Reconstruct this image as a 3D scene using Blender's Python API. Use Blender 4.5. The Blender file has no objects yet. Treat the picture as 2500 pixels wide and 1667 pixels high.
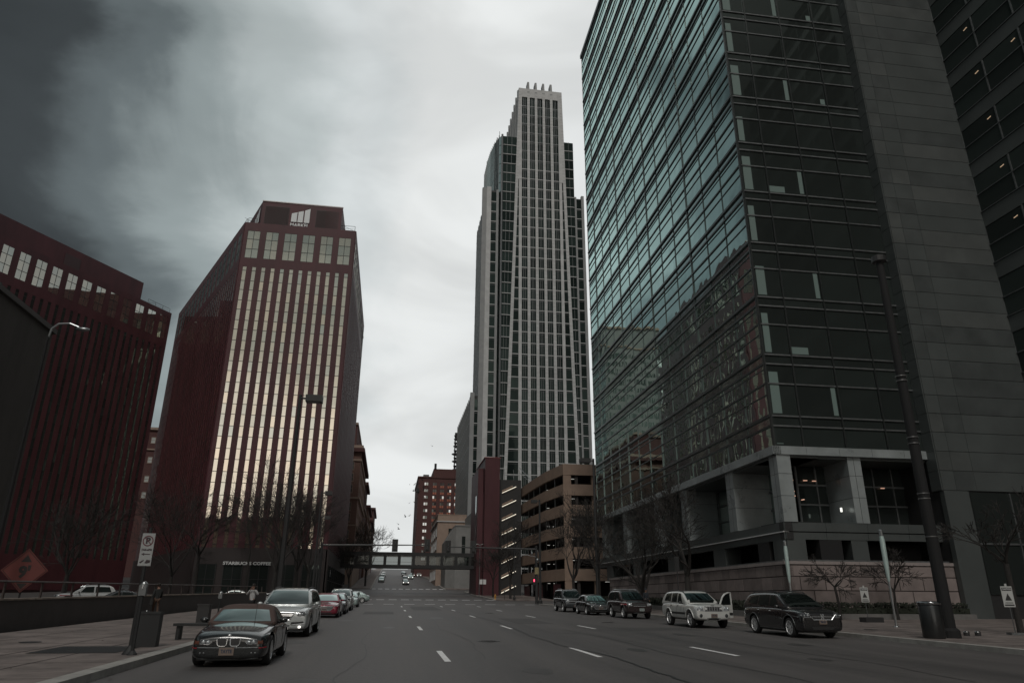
import bpy, bmesh, math, random
from mathutils import Vector, Matrix
from mathutils.bvhtree import BVHTree
R = math.radians
random.seed(7)
S = bpy.context.scene
COL = S.collection

# ------------------------------------------------------------------ camera, sky, sun, exposure
cam = bpy.data.cameras.new('camera')
cam.sensor_width = 36.0
cam.lens = 1730.0 / 2500.0 * 36.0
cam.clip_end = 6000
co = bpy.data.objects.new('camera', cam)
COL.objects.link(co)
CAM_Z = 1.68
yaw, pitch, roll = R(9.35), R(20.05), R(.33)
fw = Vector((math.sin(yaw) * math.cos(pitch), math.cos(yaw) * math.cos(pitch), math.sin(pitch)))
rt = Vector((math.cos(yaw), -math.sin(yaw), 0))
up = rt.cross(fw)
rt2 = rt * math.cos(roll) + up * math.sin(roll)
up2 = up * math.cos(roll) - rt * math.sin(roll)
co.matrix_world = Matrix(((rt2.x, up2.x, -fw.x, 0), (rt2.y, up2.y, -fw.y, 0), (rt2.z, up2.z, -fw.z, CAM_Z), (0, 0, 0, 1)))
S.camera = co

W = bpy.data.worlds.new('World')
S.world = W
W.use_nodes = True
nt = W.node_tree
for n in list(nt.nodes): nt.nodes.remove(n)
def wn(t, **k):
    n = nt.nodes.new(t)
    for a, b in k.items(): setattr(n, a, b)
    return n
def wl(a, b): nt.links.new(a, b)
def wmath(op, a, b=None, c=None):
    n = wn('ShaderNodeMath', operation=op)
    for i, v in enumerate((a, b, c)):
        if v is None: continue
        if isinstance(v, (int, float)): n.inputs[i].default_value = v
        else: wl(v, n.inputs[i])
    return n.outputs[0]
tc = wn('ShaderNodeTexCoord')
sep = wn('ShaderNodeSeparateXYZ'); wl(tc.outputs['Generated'], sep.inputs[0])
mp = wn('ShaderNodeMapping'); wl(tc.outputs['Generated'], mp.inputs[0])
mp.inputs['Scale'].default_value = (1, 1, 1.7)
mp.inputs['Rotation'].default_value = (0, R(28), 0)
nz = wn('ShaderNodeTexNoise'); wl(mp.outputs[0], nz.inputs['Vector'])
nz.inputs['Scale'].default_value = 2.6; nz.inputs['Detail'].default_value = 7
nz.inputs['Roughness'].default_value = .52; nz.inputs['Distortion'].default_value = .55
nz2 = wn('ShaderNodeTexNoise'); wl(mp.outputs[0], nz2.inputs['Vector'])
nz2.inputs['Scale'].default_value = 6.5; nz2.inputs['Detail'].default_value = 6; nz2.inputs['Roughness'].default_value = .5
# sideways position of a direction (left of the street is negative x): heavy rain cloud to the left, darkened further for the lens vignette, thin bright cloud over the street
s1 = wmath('MULTIPLY', sep.outputs[0], -1.0)
s2 = wmath('MULTIPLY_ADD', nz.outputs[0], .36, -.17)
s3 = wmath('MULTIPLY_ADD', nz2.outputs[0], .12, -.06)
zz = wmath('MULTIPLY_ADD', sep.outputs[2], .06, -.03)
s = wmath('ADD', wmath('ADD', wmath('ADD', s1, s2), s3), zz)
s = wmath('MULTIPLY_ADD', s, .5, .5)
cr = wn('ShaderNodeValToRGB'); wl(s, cr.inputs[0])
cr.color_ramp.interpolation = 'EASE'
def ramp(cr, L):
    e = cr.color_ramp.elements
    while len(e) > 1: e.remove(e[-1])
    e[0].position = L[0][0]; e[0].color = (*L[0][1], 1)
    for p, c in L[1:]:
        q = e.new(p); q.color = (*c, 1)
ramp(cr, [(.0, (.38, .40, .40)), (.10, (.34, .36, .36)), (.17, (.14, .15, .15)), (.30, (.74, .76, .76)), (.49, (.79, .81, .805)), (.545, (.66, .70, .705)), (.60, (.47, .52, .522)), (.645, (.28, .325, .33)), (.68, (.13, .155, .162)), (.715, (.05, .058, .061)), (.77, (.04, .046, .048)), (.83, (.22, .25, .25)), (.9, (.26, .29, .29)), (1, (.15, .17, .17))])  # dip on the right, out of view, added to cut ambient light
# the sky behind the camera: warm bright band low down, grey higher up
cb = wn('ShaderNodeValToRGB')
zb = wmath('ADD', sep.outputs[2], wmath('MULTIPLY_ADD', nz2.outputs[0], .22, -.11))
wl(zb, cb.inputs[0])
ramp(cb, [(0, (.95, .86, .74)), (.12, (1.18, 1.08, .96)), (.22, (.92, .87, .79)), (.31, (.42, .42, .375)), (.44, (.20, .22, .205)), (.7, (.10, .11, .11)), (1, (.08, .09, .09))])
fb = wmath('MULTIPLY_ADD', sep.outputs[1], -3.0, -.9)
# unseen sky behind the camera: right and far left dimmed to darken the reflections
mrx = wn('ShaderNodeMapRange', interpolation_type='SMOOTHSTEP'); wl(sep.outputs[0], mrx.inputs[0])
mrx.inputs[1].default_value = .02; mrx.inputs[2].default_value = .22; mrx.inputs[3].default_value = 1.25; mrx.inputs[4].default_value = .13
mry = wn('ShaderNodeMapRange', interpolation_type='SMOOTHSTEP'); wl(sep.outputs[0], mry.inputs[0])
mry.inputs[1].default_value = -.44; mry.inputs[2].default_value = -.30; mry.inputs[3].default_value = .07; mry.inputs[4].default_value = 1.0
scb = wn('ShaderNodeVectorMath', operation='SCALE'); wl(cb.outputs[0], scb.inputs[0]); wl(wmath('MULTIPLY', mrx.outputs[0], mry.outputs[0]), scb.inputs[3])

clampn = wn('ShaderNodeClamp'); wl(fb, clampn.inputs[0])
mx = wn('ShaderNodeMix', data_type='RGBA'); wl(clampn.outputs[0], mx.inputs[0]); wl(cr.outputs[0], mx.inputs[6]); wl(scb.outputs[0], mx.inputs[7])
sky = wn('ShaderNodeTexSky', sky_type='NISHITA'); sky.sun_disc = False
SUN_EL, SUN_AZ = R(50), R(192)
sky.sun_elevation = SUN_EL; sky.sun_rotation = SUN_AZ
# mottled cloud base
mp3 = wn('ShaderNodeMapping'); wl(tc.outputs['Generated'], mp3.inputs[0]); mp3.inputs['Scale'].default_value = (1, 1, 2.4); mp3.inputs['Rotation'].default_value = (R(14), R(-20), 0)
nz3 = wn('ShaderNodeTexNoise'); wl(mp3.outputs[0], nz3.inputs['Vector']); nz3.inputs['Scale'].default_value = 2.6; nz3.inputs['Detail'].default_value = 4; nz3.inputs['Roughness'].default_value = .5; nz3.inputs['Distortion'].default_value = .9
mr3 = wn('ShaderNodeMapRange', interpolation_type='SMOOTHSTEP'); wl(nz3.outputs[0], mr3.inputs[0]); mr3.inputs[1].default_value = .34; mr3.inputs[2].default_value = .66; mr3.inputs[3].default_value = .86; mr3.inputs[4].default_value = 1.06
scm = wn('ShaderNodeVectorMath', operation='SCALE'); wl(mx.outputs[2], scm.inputs[0]); wl(mr3.outputs[0], scm.inputs[3])
# sky overhead, out of view, dimmed to cut the ambient light
mr_ = wn('ShaderNodeMapRange', interpolation_type='SMOOTHSTEP'); wl(sep.outputs[2], mr_.inputs[0])
mr_.inputs[1].default_value = .72; mr_.inputs[2].default_value = .92; mr_.inputs[3].default_value = 1.0; mr_.inputs[4].default_value = .22
scz = wn('ShaderNodeVectorMath', operation='SCALE'); wl(scm.outputs[0], scz.inputs[0]); wl(mr_.outputs[0], scz.inputs[3])
sc10 = wn('ShaderNodeVectorMath', operation='SCALE'); wl(scz.outputs[0], sc10.inputs[0]); sc10.inputs[3].default_value = 10.0
mx2 = wn('ShaderNodeMix', data_type='RGBA'); mx2.inputs[0].default_value = .985
wl(sky.outputs[0], mx2.inputs[6]); wl(sc10.outputs[0], mx2.inputs[7])
bg = wn('ShaderNodeBackground'); wl(mx2.outputs[2], bg.inputs[0]); bg.inputs[1].default_value = .1
wo = wn('ShaderNodeOutputWorld'); wl(bg.outputs[0], wo.inputs[0])

sun = bpy.data.lights.new('sun', 'SUN'); sun.energy = 1.0; sun.angle = R(14); sun.color = (1, .96, .9)
so = bpy.data.objects.new('sun', sun); COL.objects.link(so)
sd = Vector((math.sin(SUN_AZ) * math.cos(SUN_EL), math.cos(SUN_AZ) * math.cos(SUN_EL), math.sin(SUN_EL)))
so.rotation_euler = sd.to_track_quat('Z', 'Y').to_euler()
S.view_settings.view_transform = 'Standard'; S.view_settings.look = 'None'
S.view_settings.exposure = 0.0; S.view_settings.gamma = 1.0
S.cycles.max_bounces = 6; S.cycles.transparent_max_bounces = 8

# ------------------------------------------------------------------ materials
MATS = {}
def mat(name, col, rough=.7, metal=0.0, var=0.0, scale=2.0, bump=0.0, stretch=(1, 1, 1), spec=.5, coat=0.0, emit=None, es=1.0, col2=None):
    if name in MATS: return MATS[name]
    m = bpy.data.materials.new(name); m.use_nodes = True
    t = m.node_tree; b = t.nodes['Principled BSDF']
    b.inputs['Base Color'].default_value = (*col, 1); b.inputs['Roughness'].default_value = rough
    b.inputs['Metallic'].default_value = metal; b.inputs['Specular IOR Level'].default_value = spec
    if coat: b.inputs['Coat Weight'].default_value = coat; b.inputs['Coat Roughness'].default_value = .04
    if emit:
        b.inputs['Emission Color'].default_value = (*emit, 1); b.inputs['Emission Strength'].default_value = es
    if var or bump:
        c = t.nodes.new('ShaderNodeTexCoord'); mp = t.nodes.new('ShaderNodeMapping'); n = t.nodes.new('ShaderNodeTexNoise')
        t.links.new(c.outputs['Object'], mp.inputs[0]); mp.inputs['Scale'].default_value = stretch
        t.links.new(mp.outputs[0], n.inputs['Vector']); n.inputs['Scale'].default_value = scale
        n.inputs['Detail'].default_value = 6; n.inputs['Roughness'].default_value = .62
        if var:
            r = t.nodes.new('ShaderNodeValToRGB'); t.links.new(n.outputs[0], r.inputs[0])
            a = tuple(max(0, x * (1 - var)) for x in col); bcol = col2 or tuple(min(1, x * (1 + var)) for x in col)
            r.color_ramp.elements[0].position = .3; r.color_ramp.elements[0].color = (*a, 1)
            r.color_ramp.elements[1].position = .7; r.color_ramp.elements[1].color = (*bcol, 1)
            t.links.new(r.outputs[0], b.inputs['Base Color'])
            mr = t.nodes.new('ShaderNodeMapRange'); t.links.new(n.outputs[0], mr.inputs[0])
            mr.inputs[3].default_value = max(.03, rough - .12); mr.inputs[4].default_value = min(1, rough + .12)
            if rough > .15: t.links.new(mr.outputs[0], b.inputs['Roughness'])
        if bump:
            bp = t.nodes.new('ShaderNodeBump'); bp.inputs['Strength'].default_value = bump; bp.inputs['Distance'].default_value = .02
            n2 = t.nodes.new('ShaderNodeTexNoise'); n2.inputs['Scale'].default_value = scale * 9; n2.inputs['Detail'].default_value = 5
            t.links.new(c.outputs['Object'], n2.inputs['Vector'])
            t.links.new(n2.outputs[0], bp.inputs['Height']); t.links.new(bp.outputs[0], b.inputs['Normal'])
    MATS[name] = m
    return m

def glassmat(name, inner, tint, refl=.55, rough=.02, bumps=.0, inner2=None, tint2=None):
    """window glass seen from outside: dark room behind, sky and street mirrored in it; 'pv' differs pane by pane"""
    if name in MATS: return MATS[name]
    m = bpy.data.materials.new(name); m.use_nodes = True
    t = m.node_tree
    for n in list(t.nodes): t.nodes.remove(n)
    N = t.nodes.new; L = t.links.new
    at = N('ShaderNodeAttribute'); at.attribute_name = 'pv'
    mi = N('ShaderNodeMix'); mi.data_type = 'RGBA'; L(at.outputs['Fac'], mi.inputs[0])
    mi.inputs[6].default_value = (*inner, 1); mi.inputs[7].default_value = (*(inner2 or inner), 1)
    mt = N('ShaderNodeMix'); mt.data_type = 'RGBA'; L(at.outputs['Fac'], mt.inputs[0])
    mt.inputs[6].default_value = (*tint, 1); mt.inputs[7].default_value = (*(tint2 or tint), 1)
    d = N('ShaderNodeBsdfDiffuse'); L(mi.outputs[2], d.inputs[0])
    g = N('ShaderNodeBsdfGlossy'); L(mt.outputs[2], g.inputs[0]); g.inputs['Roughness'].default_value = rough
    f = N('ShaderNodeFresnel'); f.inputs[0].default_value = 1.45
    ma = N('ShaderNodeMath'); ma.operation = 'MULTIPLY_ADD'; ma.use_clamp = True
    L(f.outputs[0], ma.inputs[0]); ma.inputs[1].default_value = 1 - refl; ma.inputs[2].default_value = refl
    mx = N('ShaderNodeMixShader'); L(ma.outputs[0], mx.inputs[0]); L(d.outputs[0], mx.inputs[1]); L(g.outputs[0], mx.inputs[2])
    if bumps:
        c = N('ShaderNodeTexCoord'); n = N('ShaderNodeTexNoise'); n.inputs['Scale'].default_value = .55; n.inputs['Detail'].default_value = 1
        L(c.outputs['Object'], n.inputs['Vector'])
        bp = N('ShaderNodeBump'); bp.inputs['Strength'].default_value = bumps; bp.inputs['Distance'].default_value = .05
        L(n.outputs[0], bp.inputs['Height']); L(bp.outputs[0], g.inputs['Normal'])
    o = N('ShaderNodeOutputMaterial'); L(mx.outputs[0], o.inputs[0])
    MATS[name] = m
    return m

def thinglass(name, tint, refl=.12):
    if name in MATS: return MATS[name]
    m = bpy.data.materials.new(name); m.use_nodes = True
    t = m.node_tree
    for n in list(t.nodes): t.nodes.remove(n)
    a = t.nodes.new('ShaderNodeBsdfTransparent'); a.inputs[0].default_value = (*tint, 1)
    g = t.nodes.new('ShaderNodeBsdfGlossy'); g.inputs['Roughness'].default_value = .03; g.inputs[0].default_value = (.8, .85, .85, 1)
    mx = t.nodes.new('ShaderNodeMixShader'); mx.inputs[0].default_value = refl
    t.links.new(a.outputs[0], mx.inputs[1]); t.links.new(g.outputs[0], mx.inputs[2])
    o = t.nodes.new('ShaderNodeOutputMaterial'); t.links.new(mx.outputs[0], o.inputs[0])
    MATS[name] = m
    return m

# ------------------------------------------------------------------ mesh helpers
class MB:
    """collects shapes into one mesh; mi = material slot of the following shapes"""
    def __init__(s): s.v = []; s.f = []; s.m = []; s.pv = []; s.mi = 0; s.val = 0.0
    def face(s, pts, mi=None, val=None):
        i = len(s.v); s.v += [tuple(p) for p in pts]; s.f.append(tuple(range(i, i + len(pts))))
        s.m.append(s.mi if mi is None else mi); s.pv.append(s.val if val is None else val)
    def grid(s, rows, mi=None, closed=False):
        i = len(s.v); n = len(rows[0])
        for r in rows: s.v += [tuple(p) for p in r]
        for a in range(len(rows) - 1):
            for b in range(n if closed else n - 1):
                c = (b + 1) % n
                s.f.append((i + a * n + b, i + a * n + c, i + (a + 1) * n + c, i + (a + 1) * n + b)); s.m.append(s.mi if mi is None else mi); s.pv.append(s.val)
    def box(s, x0, x1, y0, y1, z0, z1, M=None, mi=None):
        P = [(x, y, z) for z in (z0, z1) for y in (y0, y1) for x in (x0, x1)]
        if M is not None: P = [tuple(M(p)) if callable(M) else tuple(M @ Vector(p)) for p in P]
        i = len(s.v); s.v += P
        for f in ((0, 2, 3, 1), (4, 5, 7, 6), (0, 1, 5, 4), (2, 6, 7, 3), (0, 4, 6, 2), (1, 3, 7, 5)):
            s.f.append(tuple(i + k for k in f)); s.m.append(s.mi if mi is None else mi); s.pv.append(s.val)
    def prism(s, poly, z0, z1, mi=None, top=True, bot=True):
        n = len(poly); i = len(s.v)
        s.v += [(p[0], p[1], z0) for p in poly] + [(p[0], p[1], z1) for p in poly]
        mm = s.mi if mi is None else mi
        for k in range(n):
            j = (k + 1) % n; s.f.append((i + k, i + j, i + n + j, i + n + k)); s.m.append(mm); s.pv.append(s.val)
        if top: s.f.append(tuple(i + n + k for k in range(n))); s.m.append(mm); s.pv.append(s.val)
        if bot: s.f.append(tuple(i + k for k in reversed(range(n)))); s.m.append(mm); s.pv.append(s.val)
    def tube(s, pts, rad, n=8, caps=True, mi=None):
        pts = [Vector(p) for p in pts]
        if not isinstance(rad, (list, tuple)): rad = [rad] * len(pts)
        rows = []; prev = None
        for k, p in enumerate(pts):
            d = (pts[min(k + 1, len(pts) - 1)] - pts[max(k - 1, 0)])
            if d.length < 1e-9: d = Vector((0, 0, 1))
            d.normalize()
            if prev is None:
                a = Vector((0, 0, 1)) if abs(d.z) < .9 else Vector((1, 0, 0))
                u = d.cross(a).normalized()
            else:
                u = prev - d * prev.dot(d)
                u = u.normalized() if u.length > 1e-6 else d.orthogonal().normalized()
            prev = u; w = d.cross(u)
            rows.append([p + (u * math.cos(2 * math.pi * j / n) + w * math.sin(2 * math.pi * j / n)) * rad[k] for j in range(n)])
        i = len(s.v); s.grid(rows, mi, True)
        if caps:
            mm = s.mi if mi is None else mi
            s.f.append(tuple(i + j for j in reversed(range(n)))); s.m.append(mm); s.pv.append(s.val)
            b = i + (len(rows) - 1) * n
            s.f.append(tuple(b + j for j in range(n))); s.m.append(mm); s.pv.append(s.val)
    def lathe(s, prof, c=(0, 0, 0), n=20, axis='z', mi=None):
        rows = []
        for r, h in prof:
            row = []
            for j in range(n):
                a = 2 * math.pi * j / n; x, y = r * math.cos(a), r * math.sin(a)
                p = (x, y, h) if axis == 'z' else ((h, x, y) if axis == 'x' else (x, h, y))
                row.append((c[0] + p[0], c[1] + p[1], c[2] + p[2]))
            rows.append(row)
        s.grid(rows, mi, True)
    def ell(s, c, r, nu=10, nv=8, mi=None, M=None):
        rows = []
        for a in range(nv + 1):
            t = math.pi * a / nv
            row = []
            for b in range(nu):
                u = 2 * math.pi * b / nu
                p = Vector((c[0] + r[0] * math.sin(t) * math.cos(u), c[1] + r[1] * math.sin(t) * math.sin(u), c[2] + r[2] * math.cos(t)))
                if M: p = M @ p
                row.append(p)
            rows.append(row)
        s.grid(rows, mi, True)
    def build(s, name, mats, parent=None, smooth=False, angle=None):
        me = bpy.data.meshes.new(name)
        me.from_pydata(s.v, [], s.f)
        if not isinstance(mats, (list, tuple)): mats = [mats]
        for m in mats: me.materials.append(m)
        if len(mats) > 1: me.polygons.foreach_set('material_index', s.m)
        if any(s.pv):
            a = me.attributes.new('pv', 'FLOAT', 'FACE'); a.data.foreach_set('value', s.pv)
        if smooth or angle:
            me.polygons.foreach_set('use_smooth', [True] * len(me.polygons))
            if angle: me.set_sharp_from_angle(angle=R(angle))
        me.update()
        o = bpy.data.objects.new(name, me); COL.objects.link(o)
        if parent: o.parent = parent
        return o

def tag(o, label=None, cat=None, group=None, kind=None):
    if label: o['label'] = label
    if cat: o['category'] = cat
    if group: o['group'] = group
    if kind: o['kind'] = kind
    return o
def thing(name, label, cat, loc=(0, 0, 0), rz=0.0, group=None):
    o = bpy.data.objects.new(name, None); COL.objects.link(o); o.empty_display_size = .3
    o.location = loc; o.rotation_euler = (0, 0, rz)
    return tag(o, label, cat, group)
def kids(o): return [c for c in bpy.data.objects if c.parent == o]
def dup(root, loc=None, rz=None, label=None, group=None, scale=None):
    def cp(o, par):
        c = o.copy(); COL.objects.link(c); c.parent = par
        for ch in CH.get(o.name, []): cp(ch, c)
        return c
    CH = {}
    for o in bpy.data.objects:
        if o.parent: CH.setdefault(o.parent.name, []).append(o)
    r = cp(root, None)
    if loc: r.location = loc
    if rz is not None: r.rotation_euler = (0, 0, rz)
    if scale: r.scale = (scale,) * 3
    if label: r['label'] = label
    if group: r['group'] = group
    return r

_txt = {}
def text_pts(body, size, bold=.0, ext=.0):
    """vertices and faces of a word in the xy plane, centred on the origin"""
    k = (body, size, bold, ext)
    if k in _txt: return _txt[k]
    cu = bpy.data.curves.new('t', 'FONT'); cu.body = body; cu.size = size; cu.align_x = 'CENTER'; cu.align_y = 'CENTER'
    cu.offset = bold; cu.extrude = ext; cu.resolution_u = 2
    o = bpy.data.objects.new('t', cu); COL.objects.link(o)
    bpy.context.view_layer.update()
    ev = o.evaluated_get(bpy.context.evaluated_depsgraph_get()); me = ev.to_mesh()
    r = ([v.co.copy() for v in me.vertices], [tuple(p.vertices) for p in me.polygons])
    ev.to_mesh_clear(); bpy.data.objects.remove(o); bpy.data.curves.remove(cu)
    _txt[k] = r
    return r
def add_text(mb, body, size, origin, ux, uy, mi=None, bold=0.0, ext=0.0, width=None):
    v, f = text_pts(body, size, bold, ext)
    ux, uy = Vector(ux).normalized(), Vector(uy).normalized(); un = ux.cross(uy)
    sx = 1.0
    if width:
        w = max(p.x for p in v) - min(p.x for p in v); sx = width / w
    i = len(mb.v); o = Vector(origin)
    mb.v += [tuple(o + ux * (p.x * sx) + uy * p.y + un * p.z) for p in v]
    for q in f:
        mb.f.append(tuple(i + a for a in q)); mb.m.append(mb.mi if mi is None else mi); mb.pv.append(0.0)

# height of the street: nearly flat, then a hill beyond the second crossing
PROF = [(-400, -5.1), (0, 0), (100, 1.28), (120, 1.68), (150, 2.6), (175, 3.7), (205, 5.3), (238, 7.5), (280, 9.5), (342, 12.2), (450, 18.3), (520, 21.5), (620, 23), (900, 24), (3000, 24)]
def gz(y):
    for (a, b), (c, d) in zip(PROF, PROF[1:]):
        if y <= c: return b + (d - b) * (y - a) / (c - a)
    return PROF[-1][1]
def ysteps(y0, y1):
    return [y0] + [p[0] for p in PROF if y0 + .01 < p[0] < y1 - .01] + [y1]
def strip(mb, x0, x1, y0, y1, dz, mi=None):
    ys = ysteps(y0, y1)
    for a, b in zip(ys, ys[1:]):
        mb.face([(x0, a, gz(a) + dz), (x1, a, gz(a) + dz), (x1, b, gz(b) + dz), (x0, b, gz(b) + dz)], mi)
def slab(mb, x0, x1, y0, y1, h, mi=None):
    """raised pavement with vertical sides following the slope"""
    ys = ysteps(y0, y1)
    strip(mb, x0, x1, y0, y1, h, mi)
    for a, b in zip(ys, ys[1:]):
        for x in (x0, x1): mb.face([(x, a, gz(a) - .2), (x, b, gz(b) - .2), (x, b, gz(b) + h), (x, a, gz(a) + h)], mi)
    for y in (y0, y1): mb.face([(x0, y, gz(y) - .2), (x1, y, gz(y) - .2), (x1, y, gz(y) + h), (x0, y, gz(y) + h)], mi)
# ------------------------------------------------------------------ shared materials
asphalt = mat('asphalt', (.094, .088, .087), .62, var=.34, scale=.9, bump=.6, stretch=(.8, .045, 1), col2=(.125, .115, .112))
asphalt_side = mat('asphalt side', (.07, .067, .066), .75, var=.25, scale=.5, bump=.4)
paint_w = mat('road paint', (.9, .9, .89), .6, var=.22, scale=9, bump=.2)
concrete = mat('pavement', (.185, .156, .145), .85, var=.42, scale=.9, bump=.6)
concrete_d = mat('kerb stone', (.34, .33, .31), .8, var=.25, scale=2.0, bump=.3)
joint = mat('joint', (.05, .042, .04), .95)
tar = mat('tar seam', (.03, .03, .03), .55)
redp = mat('red panel', (.082, .028, .034), .5, var=.26, scale=.35, spec=.35, stretch=(1, 1, .25))
redj = mat('red joint', (.12, .05, .055), .6)
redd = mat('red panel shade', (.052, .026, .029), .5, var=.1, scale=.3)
darkm = mat('dark metal', (.024, .025, .026), .6)
blackm = mat('black metal', (.032, .032, .033), .5)
steel = mat('steel', (.42, .44, .45), .32, metal=.9)
steeld = mat('steel dull', (.2, .21, .215), .45, metal=.7, var=.2, scale=3)
mull = mat('mullion metal', (.13, .14, .14), .3, metal=.9)
chrome = mat('chrome', (.88, .89, .90), .22, metal=.75)
white = mat('white', (.72, .73, .73), .5)
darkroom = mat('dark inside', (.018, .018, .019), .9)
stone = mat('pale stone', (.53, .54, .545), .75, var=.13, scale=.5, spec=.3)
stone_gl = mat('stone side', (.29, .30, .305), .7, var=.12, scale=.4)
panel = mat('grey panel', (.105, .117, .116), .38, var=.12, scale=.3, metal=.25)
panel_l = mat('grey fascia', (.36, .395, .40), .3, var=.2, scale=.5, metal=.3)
pinkst = mat('pink stone', (.30, .235, .215), .8, var=.18, scale=.9, bump=.2)
pinkcap = mat('pink coping', (.31, .27, .26), .7, var=.15, scale=2)
tan = mat('tan concrete', (.31, .225, .175), .85, var=.14, scale=.6, bump=.15)
brick = mat('brown brick', (.19, .11, .09), .9, var=.25, scale=3, bump=.3)
brickd = mat('dark brick', (.115, .055, .052), .9, var=.22, scale=2, bump=.3)
beige = mat('beige stucco', (.36, .27, .22), .85, var=.12, scale=.8)
greyst = mat('grey limestone', (.24, .24, .235), .8, var=.14, scale=.6)
bark = mat('bark', (.034, .031, .029), .95, var=.3, scale=9, bump=.4)
g_tan = glassmat('tinted window', (.10, .085, .07), (.74, .77, .72), .62, .03, .10, (.30, .22, .17), (1.0, .90, .76))
g_teal = glassmat('teal curtain glass', (.030, .048, .046), (.66, .86, .82), .58, .012, .16, (.05, .085, .08), (.80, .99, .94))
g_span = glassmat('teal spandrel glass', (.05, .062, .06), (.56, .66, .64), .42, .05, .10)
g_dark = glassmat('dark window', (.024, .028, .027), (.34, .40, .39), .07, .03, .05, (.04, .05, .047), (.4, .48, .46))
g_green = glassmat('tower glass', (.014, .020, .019), (.26, .34, .32), .04, .03, .06, (.04, .058, .054), (.48, .60, .56))
g_small = glassmat('plain window', (.04, .045, .045), (.7, .75, .75), .22, .04, 0, (.30, .30, .28), (.8, .85, .85))

# ------------------------------------------------------------------ setting: ground, road, pavements
XL, XR = -5.4, 18.5
m = MB(); strip(m, -900, 900, -400, 2500, -.03)
tag(m.build('ground', asphalt_side), kind='structure')
m = MB(); strip(m, XL - .02, XR + .02, -60, 92.5, 0)
strip(m, -160, 170, 92.5, 118.5, 0)
strip(m, XL, 17, 118.5, 168, 0); strip(m, -160, 170, 168, 180, 0); strip(m, -3.6, 13.6, 180, 520, 0)
tag(m.build('road', asphalt), kind='structure')
# pavements with kerb and scored joints
def pavement(name, x0, x1, y0, y1, kerbx, jx=(), step=3.0):
    s = .35 if kerbx == x0 else -.35
    a, b = (x0 + .35, x1) if kerbx == x0 else (x0, x1 - .35)
    m = MB(); slab(m, a, b, y0, y1, .14, 0)
    m.mi = 1
    y = math.ceil(y0 / step) * step
    while y < y1 and y < 100:
        m.face([(a, y, gz(y) + .1445), (b, y, gz(y) + .1445), (b, y + .035, gz(y) + .145), (a, y + .035, gz(y) + .145)])
        y += step
    for x in jx: strip(m, x, x + .035, y0, y1, .146)
    tag(m.build(name, [concrete, joint]), kind='structure')
    m = MB(); slab(m, min(kerbx, kerbx + s), max(kerbx, kerbx + s), y0, y1, .15, 0)
    m.mi = 1
    y = y0 + 1.5
    while y < min(y1, 100):
        x0_, x1_ = min(kerbx, kerbx + s), max(kerbx, kerbx + s)
        m.face([(x0_, y, gz(y) + .153), (x1_, y, gz(y) + .153), (x1_, y + .02, gz(y) + .154), (x0_, y + .02, gz(y) + .154)]); y += 3
    tag(m.build('kerb', [concrete_d, joint]), kind='structure')
pavement('pavement', -13.2, XL, -60, 91, XL, (-11.3, -8.9, -7.4))
pavement('pavement', XR, 45, -60, 91, XR, (20.6, 23.2))
pavement('pavement', -9.6, XL, 120, 167, XL, (-7.5,))
pavement('pavement', 17, 27, 120, 167, 17, (20,))
pavement('pavement', -8.5, -3.6, 181, 520, -3.6, (-6,))
pavement('pavement', 13.6, 22, 181, 520, 13.6, (17,))
# lane markings, crossing rows, a tar seam
m = MB()
for x, y0 in ((1.6, 19.25), (5.78, 20.2), (9.78, 20.3)):
    k = 0
    while True:
        a = y0 - 14.6 + k * 14.55
        if a > 86: break
        strip(m, x - .08, x + .08, a, a + 3.3, .006); k += 1
for yy, xa, xb, n in ((91.3, -4.6, 17.5, 10), (119.3, -4.8, 16.4, 12), (181.5, -3.2, 13.0, 11)):
    for k in range(n):
        x = xa + (xb - xa) * k / (n - 1)
        w = .62 if yy < 150 else .5
        strip(m, x - w, x + w, yy, yy + (1.0 if yy < 100 else 1.4 if yy < 150 else 2.0), .008)
tag(m.build('road_marking', paint_w), kind='structure')
m = MB(); rr = random.Random(3)
pts = [(5.62, 9), (5.77, 14.8), (5.76, 17), (5.95, 20.5), (5.5, 24), (5.45, 29.5), (5.75, 36), (6.0, 42.3), (5.75, 52), (5.5, 61.2), (5.3, 72), (5.1, 85.2)]
fine = []
for (x0, y0), (x1, y1) in zip(pts, pts[1:]):
    for k in range(5):
        t = k / 5; fine.append((x0 + (x1 - x0) * t + rr.uniform(-.05, .05) + .22, y0 + (y1 - y0) * t))
for (x0, y0), (x1, y1) in zip(fine, fine[1:]):
    m.face([(x0 - .04, y0, gz(y0) + .010), (x0 + .04, y0, gz(y0) + .010), (x1 + .04, y1, gz(y1) + .010), (x1 - .04, y1, gz(y1) + .010)])
tag(m.build('road_seam', tar), kind='structure')

m = MB(); rr = random.Random(17)
def blot(mb, cx, cy, rx, ry, dz, n=14):
    pts = [(cx + rx * rr.uniform(.75, 1.1) * math.cos(2 * math.pi * k / n), cy + ry * rr.uniform(.75, 1.1) * math.sin(2 * math.pi * k / n)) for k in range(n)]
    mb.face([(x, y, gz(y) + dz) for x, y in pts])
for cx, cy, rx, ry in ((3.4, 17, .35, .8), (7.6, 22.5, .3, .7), (-2.9, 26.2, .4, .5), (12.2, 30, .35, 1.0), (7.9, 31.5, .5, .22), (-2.2, 44, .5, 1.2), (3.2, 48, .5, 1.2), (11.5, 19, .25, .5), (14, 24.3, .4, .6), (.2, 36, .3, .8), (-1.5, 15.5, .3, .5)):
    blot(m, cx, cy, rx, ry, .004)
tag(m.build('road_stain', mat('oil stain', (.055, .052, .051), .5, var=.3, scale=3)), kind='structure')
m = MB()
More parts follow.
